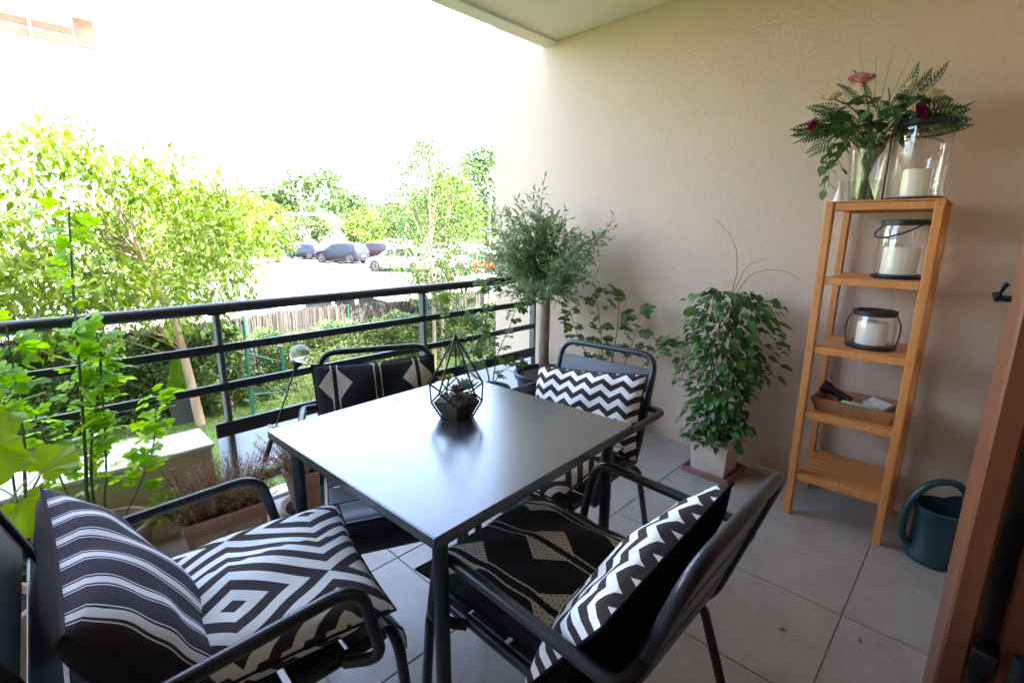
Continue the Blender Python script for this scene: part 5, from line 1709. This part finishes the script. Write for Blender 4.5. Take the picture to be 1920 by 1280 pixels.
# ---------------------------------------------------------------- parked cars
def car(name, label, loc, heading, col, kind='hatch', rough=.25):
    t = thing(name, label, 'car', (*loc, AZ), heading, 'cars in the car park')
    m = mat(name + '_paint', col, rough, 0.0, spec=.25)
    L_, Wd, H = {'hatch': (4.1, 1.76, 1.47), 'suv': (4.5, 1.86, 1.68), 'sedan': (4.5, 1.78, 1.44), 'van': (4.7, 1.9, 1.85)}[kind]
    hw = Wd / 2
    zb = .24
    # stations along x (front = +x): (x, bottom, belt, roof, halfwidth, roof halfwidth)
    belt = .92 if kind != 'suv' else 1.02
    if kind == 'van': belt = 1.05
    f = L_ / 2
    if kind == 'sedan':
        prof = [(-f, .45, .80, .80, .78), (-f + .08, .28, .95, .96, .88), (-f + .75, zb, .97, 1.02, .95), (-f + 1.35, zb, .96, H - .10, .98), (-f + 1.9, zb, .95, H, 1.0), (.15, zb, .94, H, 1.0), (.75, zb, .93, H - .16, 1.0), (1.25, zb, .92, .98, 1.0), (f - .35, zb, .78, .82, .96), (f - .06, .26, .66, .68, .86), (f, .36, .56, .56, .75)]
    else:
        prof = [(-f, .45, .80, .82, .80), (-f + .06, .28, belt, belt + .10, .90), (-f + .30, zb, belt, H - .16, .96), (-f + .65, zb, belt, H - .03, .99), (-f + 1.4, zb, belt - .01, H, 1.0), (0, zb, belt - .02, H, 1.0), (.55, zb, belt - .03, H - .12, 1.0), (1.15, zb, belt - .04, belt + .04, 1.0), (f - .35, zb, belt - .16, belt - .12, .96), (f - .06, .26, belt - .28, belt - .25, .87), (f, .36, .58, .58, .76)]
    V, F = [], []
    K = 12
    def section(x, b0, bl_, rf, wf):
        w = hw * wf
        cab = max(0, rf - bl_)
        rw = w * (1 - .22 * min(1, cab / .45))
        return [(x, -w * .86, b0), (x, -w * .98, b0 + .10), (x, -w, (b0 + bl_) / 2), (x, -w * .97, bl_), (x, -rw, bl_ + cab * .86), (x, -rw * .82, rf), (x, rw * .82, rf), (x, rw, bl_ + cab * .86), (x, w * .97, bl_), (x, w, (b0 + bl_) / 2), (x, w * .98, b0 + .10), (x, w * .86, b0)]
    secs = [section(*p) for p in prof]
    for s_ in secs:
        V += s_
    for i in range(len(secs) - 1):
        for k in range(K):
            k2 = (k + 1) % K
            F.append((i * K + k, (i + 1) * K + k, (i + 1) * K + k2, i * K + k2))
    F.append(tuple(range(K))); F.append(tuple((len(secs) - 1) * K + k for k in range(K))[::-1])
    MB().add(V, F).build('body', m, t, True)
    def panel(nm, pts, mt, off):
        pts = [Vector(p) for p in pts]
        nrm = (pts[1] - pts[0]).cross(pts[2] - pts[0]).normalized()
        c = sum(pts, Vector()) / len(pts)
        if nrm.dot(c - Vector((c.x * .6, 0, .8))) < 0:
            nrm = -nrm
        pts = [c + (p - c) * .90 + nrm * off for p in pts]
        MB().add(pts, [tuple(range(len(pts)))]).build(nm, mt, t)
    def lerp(a, b, u): return tuple(a[i] + (b[i] - a[i]) * u for i in range(3))
    nS = len(secs)
    for sgn, (lo, hi) in ((-1, (3, 4)), (1, (8, 7))):
        for (i, j) in ((2, 4), (4, 5), (5, 7)):
            A_, B_ = secs[i], secs[j]
            pts = [A_[lo], B_[lo], B_[hi], A_[hi]]
            if j == 7:
                pts = [A_[lo], lerp(A_[lo], B_[lo], .85), secs[6][hi], A_[hi]]
            panel('side_window', pts, M['car_glass'], .012)
    rs = 2 if kind != 'sedan' else 3
    panel('rear_window', [secs[rs - 1][3] if kind != 'sedan' else secs[2][4], secs[rs - 1][8] if kind != 'sedan' else secs[2][7], secs[rs][7], secs[rs][4]], M['car_glass'], .02)
    panel('windscreen', [secs[7][4], secs[7][7], secs[6][7], secs[6][4]], M['car_glass'], .02)
    wr = .33 if kind != 'suv' else .37
    for sx in (-f + .80, f - .82):
        for s_ in (-1, 1):
            y = s_ * (hw - .09)
            wh = MB()
            ring_ = [(wr * .62, -.10), (wr * .94, -.10), (wr, -.07), (wr, .07), (wr * .94, .10), (wr * .62, .10)]
            rm = Matrix.Rotation(PI / 2, 3, 'X')
            o = xf(MB().lathe(ring_, (0, 0, 0), 24), rm, (sx, y, wr)).build('tyre', M['tyre'], t, True)
            rmb = MB()
            for k in range(5):
                a = 2 * PI * k / 5
                rmb.box((math.cos(a) * wr * .32, math.sin(a) * wr * .32, .085 * s_ * -1), (wr * .6, .07, .02), Matrix.Rotation(a, 3, 'Z'))
            rmb.lathe([(wr * .64, -.02), (wr * .64, .02), (wr * .56, .02), (wr * .56, -.02)], (0, 0, -.08 * s_), 20)
            xf(rmb, rm, (sx, y, wr)).build('rim', M['rim'], o)
            xf(MB().lathe([(wr * 1.12, -.012), (wr * 1.12, .012)], (0, 0, 0), 24), rm, (sx, s_ * (hw - .03), wr + .02)).build('wheel_arch', M['tyre'], t)
    for s_ in (-1, 1):
        zt = belt - .12
        MB().box((-f + .09, s_ * hw * .74, zt), (.10, .26 if kind != 'suv' else .18, .14 if kind != 'suv' else .30), ch=.02).build('tail_light', M['tail'], t)
        MB().box((f - .16, s_ * hw * .68, belt - .27), (.18, .34, .12), Matrix.Rotation(-.25 * s_, 3, 'Z'), ch=.03).build('headlight', M['head'], t)
        MB().box((.72, s_ * (hw + .07), belt + .03), (.10, .16, .11), ch=.03).build('mirror', m, t)
    MB().box((-f + .005, 0, .62), (.02, .50, .11)).build('number_plate', M['plate'], t)
    MB().box((f - .01, 0, .48), (.03, .50, .11)).build('number_plate', M['plate'], t)
    MB().box((0, 0, .21), (L_ - .5, Wd - .25, .10)).build('underbody', M['tyre'], t)
    return t
car('parked_car', 'small dark red car farthest down the car park on the left', (24.4, 60.5), R(80), (0.30, 0.015, 0.02))
car('parked_car', 'blue black hatchback parked left of the black off-roader', (20.6, 47.5), R(108), (0.015, 0.022, 0.045))
car('parked_car', 'black off-roader seen from behind in the middle of the car park', (20.2, 39.6), R(112), (0.012, 0.014, 0.022), 'suv')
car('parked_car', 'dark off-roader with large red tail lights right of the black one', (23.6, 40.2), R(110), (0.022, 0.014, 0.018), 'suv')
car('parked_car', 'white hatchback parked between the dark off-roaders and the birch', (25.6, 41.0), R(112), (0.74, 0.74, 0.73))
car('parked_car', 'grey hatchback farther back seen through the birch', (36.0, 45.0), R(110), (0.20, 0.21, 0.23))
car('parked_car', 'white van behind the second dark off-roader', (28.5, 45.0), R(110), (0.75, 0.75, 0.74), 'van')
car('parked_car', 'silver hatchback half hidden behind the birch crown', (31.5, 41.0), R(110), (0.45, 0.46, 0.48))
car('parked_car', 'white hatchback parked sideways left of the birch', (19.0, 29.0), R(118), (0.76, 0.76, 0.75), 'suv')
car('parked_car', 'silver saloon seen through the birch leaves', (24.5, 29.0), R(115), (0.50, 0.52, 0.54), 'sedan')
car('parked_car', 'white saloon just left of the red car by the end wall', (23.2, 25.2), R(118), (0.76, 0.76, 0.76), 'sedan')
car('parked_car', 'bright red car cut off by the end wall', (21.6, 21.5), R(112), (0.55, 0.012, 0.015))
car('parked_car', 'white saloon whose roof shows right behind the fence', (4.9, 10.55), R(178), (0.76, 0.77, 0.78), 'sedan')
car('parked_car', 'pale silver hatchback behind the fence next to the white saloon', (9.6, 10.5), R(182), (0.60, 0.63, 0.66))
car('parked_car', 'blue hatchback behind the fence near the end wall', (14.3, 10.9), R(180), (0.03, 0.10, 0.42))

# ---------------------------------------------------------------- beyond the car park
def far_tree(name, label, base, h, rad, leaf, n, L, per, seed, group, trunk=True, shell=.4):
    t = thing(name, label, 'tree', base, group=group)
    ch = h - rad[2]
    if trunk:
        MB().tube([(0, 0, 0), (0, 0, ch)], [rad[0] * .07 + .05, .06], 7).build('trunk', M['bark'], t)
    cl = clump_cloud(n, (0, 0, ch), rad, seed, shell)
    cl[:, 2] = np.maximum(cl[:, 2], .3)
    foliage('crown', M[leaf], t, cl, [tuple(np.array(rad) * .26)] * n, per, L, L * .6, down=.1)
    return t
Gf = 'trees beyond the car park'
far = [
    ('broad pale green tree left of the car park entrance', (10.5, 38, AZ), 3.9, (3.2, 2.6, 1.8), 'far_leaf_light', 70, .30, 46),
    ('low yellow green tree at the left rim of the car park', (6.0, 30, AZ), 3.6, (3.0, 2.4, 1.8), 'far_leaf_light', 70, .26, 46),
    ('round shrubby tree beside the concrete block', (15.3, 44, AZ), 3.6, (2.4, 2.2, 1.7), 'far_leaf', 50, .3, 46),
    ('pale tree behind the far red car', (24.0, 68, AZ), 6.0, (3.8, 3, 2.6), 'far_leaf_light', 60, .45, 46),
    ('green tree behind the blue black hatchback', (31, 70, AZ), 5.0, (3.6, 3, 2.2), 'far_leaf', 60, .45, 46),
    ('pale tree behind the black off-roader', (38, 68, AZ), 5.5, (3.8, 3, 2.4), 'far_leaf_light', 60, .45, 46),
    ('mid green tree behind the second dark off-roader', (44.5, 66, AZ), 6.3, (3.6, 3, 2.8), 'far_leaf', 60, .45, 46),
    ('tree left of the birch in the middle distance', (43, 56, AZ), 7.2, (3.4, 3, 3.0), 'far_leaf', 60, .42, 46),
    ('dark round tree standing above the red roof', (55, 118, GZ), 16.0, (9, 8, 6.5), 'far_leaf', 80, 1.0, 46),
    ('lower dark tree left of the round one', (44, 122, GZ), 11.5, (7, 6, 4.5), 'far_leaf', 60, 1.0, 46),
    ('slim dark cypress beside the red roof', (57, 100, GZ), 8.6, (1.1, 1.1, 3.8), 'far_leaf', 40, .5, 40),
    ('dark tree group right of the cypress', (76, 112, GZ), 10.0, (9, 7, 4.5), 'far_leaf', 70, 1.0, 46),
    ('tall tree nearest the end wall behind the birches', (41, 43.5, AZ), 12.6, (4.2, 4, 4.6), 'far_leaf', 90, .5, 50),
    ('tall green tree left of the one by the end wall', (41, 52, AZ), 9.4, (4.0, 3.6, 3.6), 'far_leaf', 80, .5, 50),
    ('pale tree far left behind the big garden tree', (14, 62, AZ), 5.6, (5, 4, 2.6), 'far_leaf_light', 60, .45, 46),
]
for i, (lab, base, h_, rad, lf, n, L_, per) in enumerate(far):
    far_tree('background_tree', lab, base, h_, rad, lf, n, L_, per, 40 + i, Gf)
# far wooded rim: one mass
P, d = blob_points(26000, (70, 150, 2), (150, 18, 6.5), .75, 9, .4)
P = P[P[:, 2] > GZ]
n = len(P)
V, F = leaf_arrays(P, rand_dirs(n), rand_dirs(n, .8), RNG.uniform(1.2, 2.2, n), RNG.uniform(.8, 1.4, n))
o = link('distant_wood', np_mesh('distant_wood', V, F, M['far_leaf']))
tag(o, 'belt of distant woods closing the view', 'woods', kind='stuff')
# concrete block at the edge of the car park
o = MB().box((0, 0, .35), (1.6, .5, .7), ch=.03).build('concrete_block', M['stone'])
o.location = (13.3, 39.2, AZ)
tag(o, 'pale concrete block at the edge of the car park', 'block')
# lamp posts
for (x, y, h_, lab) in ((38.8, 90, 11.0, 'tall pale lamp post in front of the dark round tree'), (26.5, 84, 9.5, 'lamp post above the pale trees on the left')):
    lp = thing('lamp_post', lab, 'lamp post', (x, y, GZ), group='car park lamp posts')
    MB().tube([(0, 0, 0), (0, 0, h_ - .3), (0, -.1, h_), (0, -.9, h_ + .1)], [.11, .08, .07, .05], 8).build('pole', M['white_paint'], lp, True)
    MB().box((0, -1.1, h_ + .08), (.25, .6, .10), ch=.03).build('lamp_head', M['rim'], lp)
# red-roofed house
hs = thing('red_roofed_house', 'low house with a red tiled roof below the dark round tree', 'house', (47, 106, GZ))
MB().box((0, 0, 1.9), (13, 8, 3.8)).build('wall', M['stucco'], hs)
o = MB().add([(-7, -4.6, 3.8), (7, -4.6, 3.8), (7, 4.6, 3.8), (-7, 4.6, 3.8), (-5.5, 0, 6.3), (5.5, 0, 6.3)], [(0, 1, 5, 4), (1, 2, 5), (2, 3, 4, 5), (3, 0, 4), (0, 3, 2, 1)]).build('roof', M['roof_tile'], hs)
MB().box((3, 1, 6.2), (.7, .7, 1.6)).build('chimney', M['white_wall'], o)
for x in (-4, -1, 2, 5):
    w_ = MB().box((x, -4.02, 2.0), (1.1, .06, 1.3)).build('window', M['white_paint'], hs)
    MB().box((x, -4.06, 2.0), (.95, .03, 1.15)).build('pane', M['pane'], w_)
# white apartment block with a brick band, top left
ab = thing('apartment_block', 'overexposed white apartment block with a red brick band at the top left', 'building', (-4.6, 35, GZ))
MB().box((0, 0, 6.5), (18.0, 10, 13.0)).build('wall', M['white_wall'], ab)
for (z0, z1) in ((10.45, 10.72), (10.86, 11.12)):
    MB().box((-.35, -5.04, (z0 + z1) / 2), (17.2, .10, z1 - z0)).build('brick_band', M['brick'], ab)
MB().box((8.66, -5.06, 11.0), (.66, .14, 1.1)).build('brick_pier', M['brick'], ab)
MB().box((0, -.95, 12.05), (18.6, 12.3, .35), ch=.04).build('added_shade_overhang', M['white_wall'], ab)  # deep overhang added to keep the sun off the brick band and pier
MB().box((0, -.1, 13.2), (18.6, 10.8, .4), ch=.04).build('cornice', M['white_wall'], ab)
for x in (-6.5, -3.5, -.5, 2.6, 5.2):
    for z in (3.0, 6.0, 9.0):
        w_ = MB().box((x, -5.03, z), (1.5, .08, 1.5), ch=.01).build('window', M['white_paint'], ab)
        MB().box((x, -5.09, z), (1.3, .04, 1.3)).build('pane', M['pane'], w_)
for x in (1.0, 4.2, 6.9):
    MB().tube([(x, -5.2, 10.2), (x, -5.2, 11.7)], .05, 8).build('balcony_post', M['white_paint'], ab)
MB().tube([(-8.5, -5.2, 11.7), (7.3, -5.2, 11.7)], .05, 8).build('balcony_rail', M['white_paint'], ab)

# a few dry leaves on the tiles
dl = round_leaf_mesh('fallen_leaf', mat('fallen_leaf_brown', (0.17, 0.10, 0.05), 0.9), .022, .010, 4, .3)
for (x, y, a) in ((1.62, .30, .4), (1.75, .12, 2.0)):
    o = link('fallen_leaf', dl)
    o.location = (x, y, .004)
    o.rotation_euler = (.1, .1, a)
    tag(o, 'tiny brown dry leaf on the tiles ' + ('nearer the shelf' if x > 1.7 else 'nearer the right foreground chair'), 'leaf', 'dry leaves on the tiles')
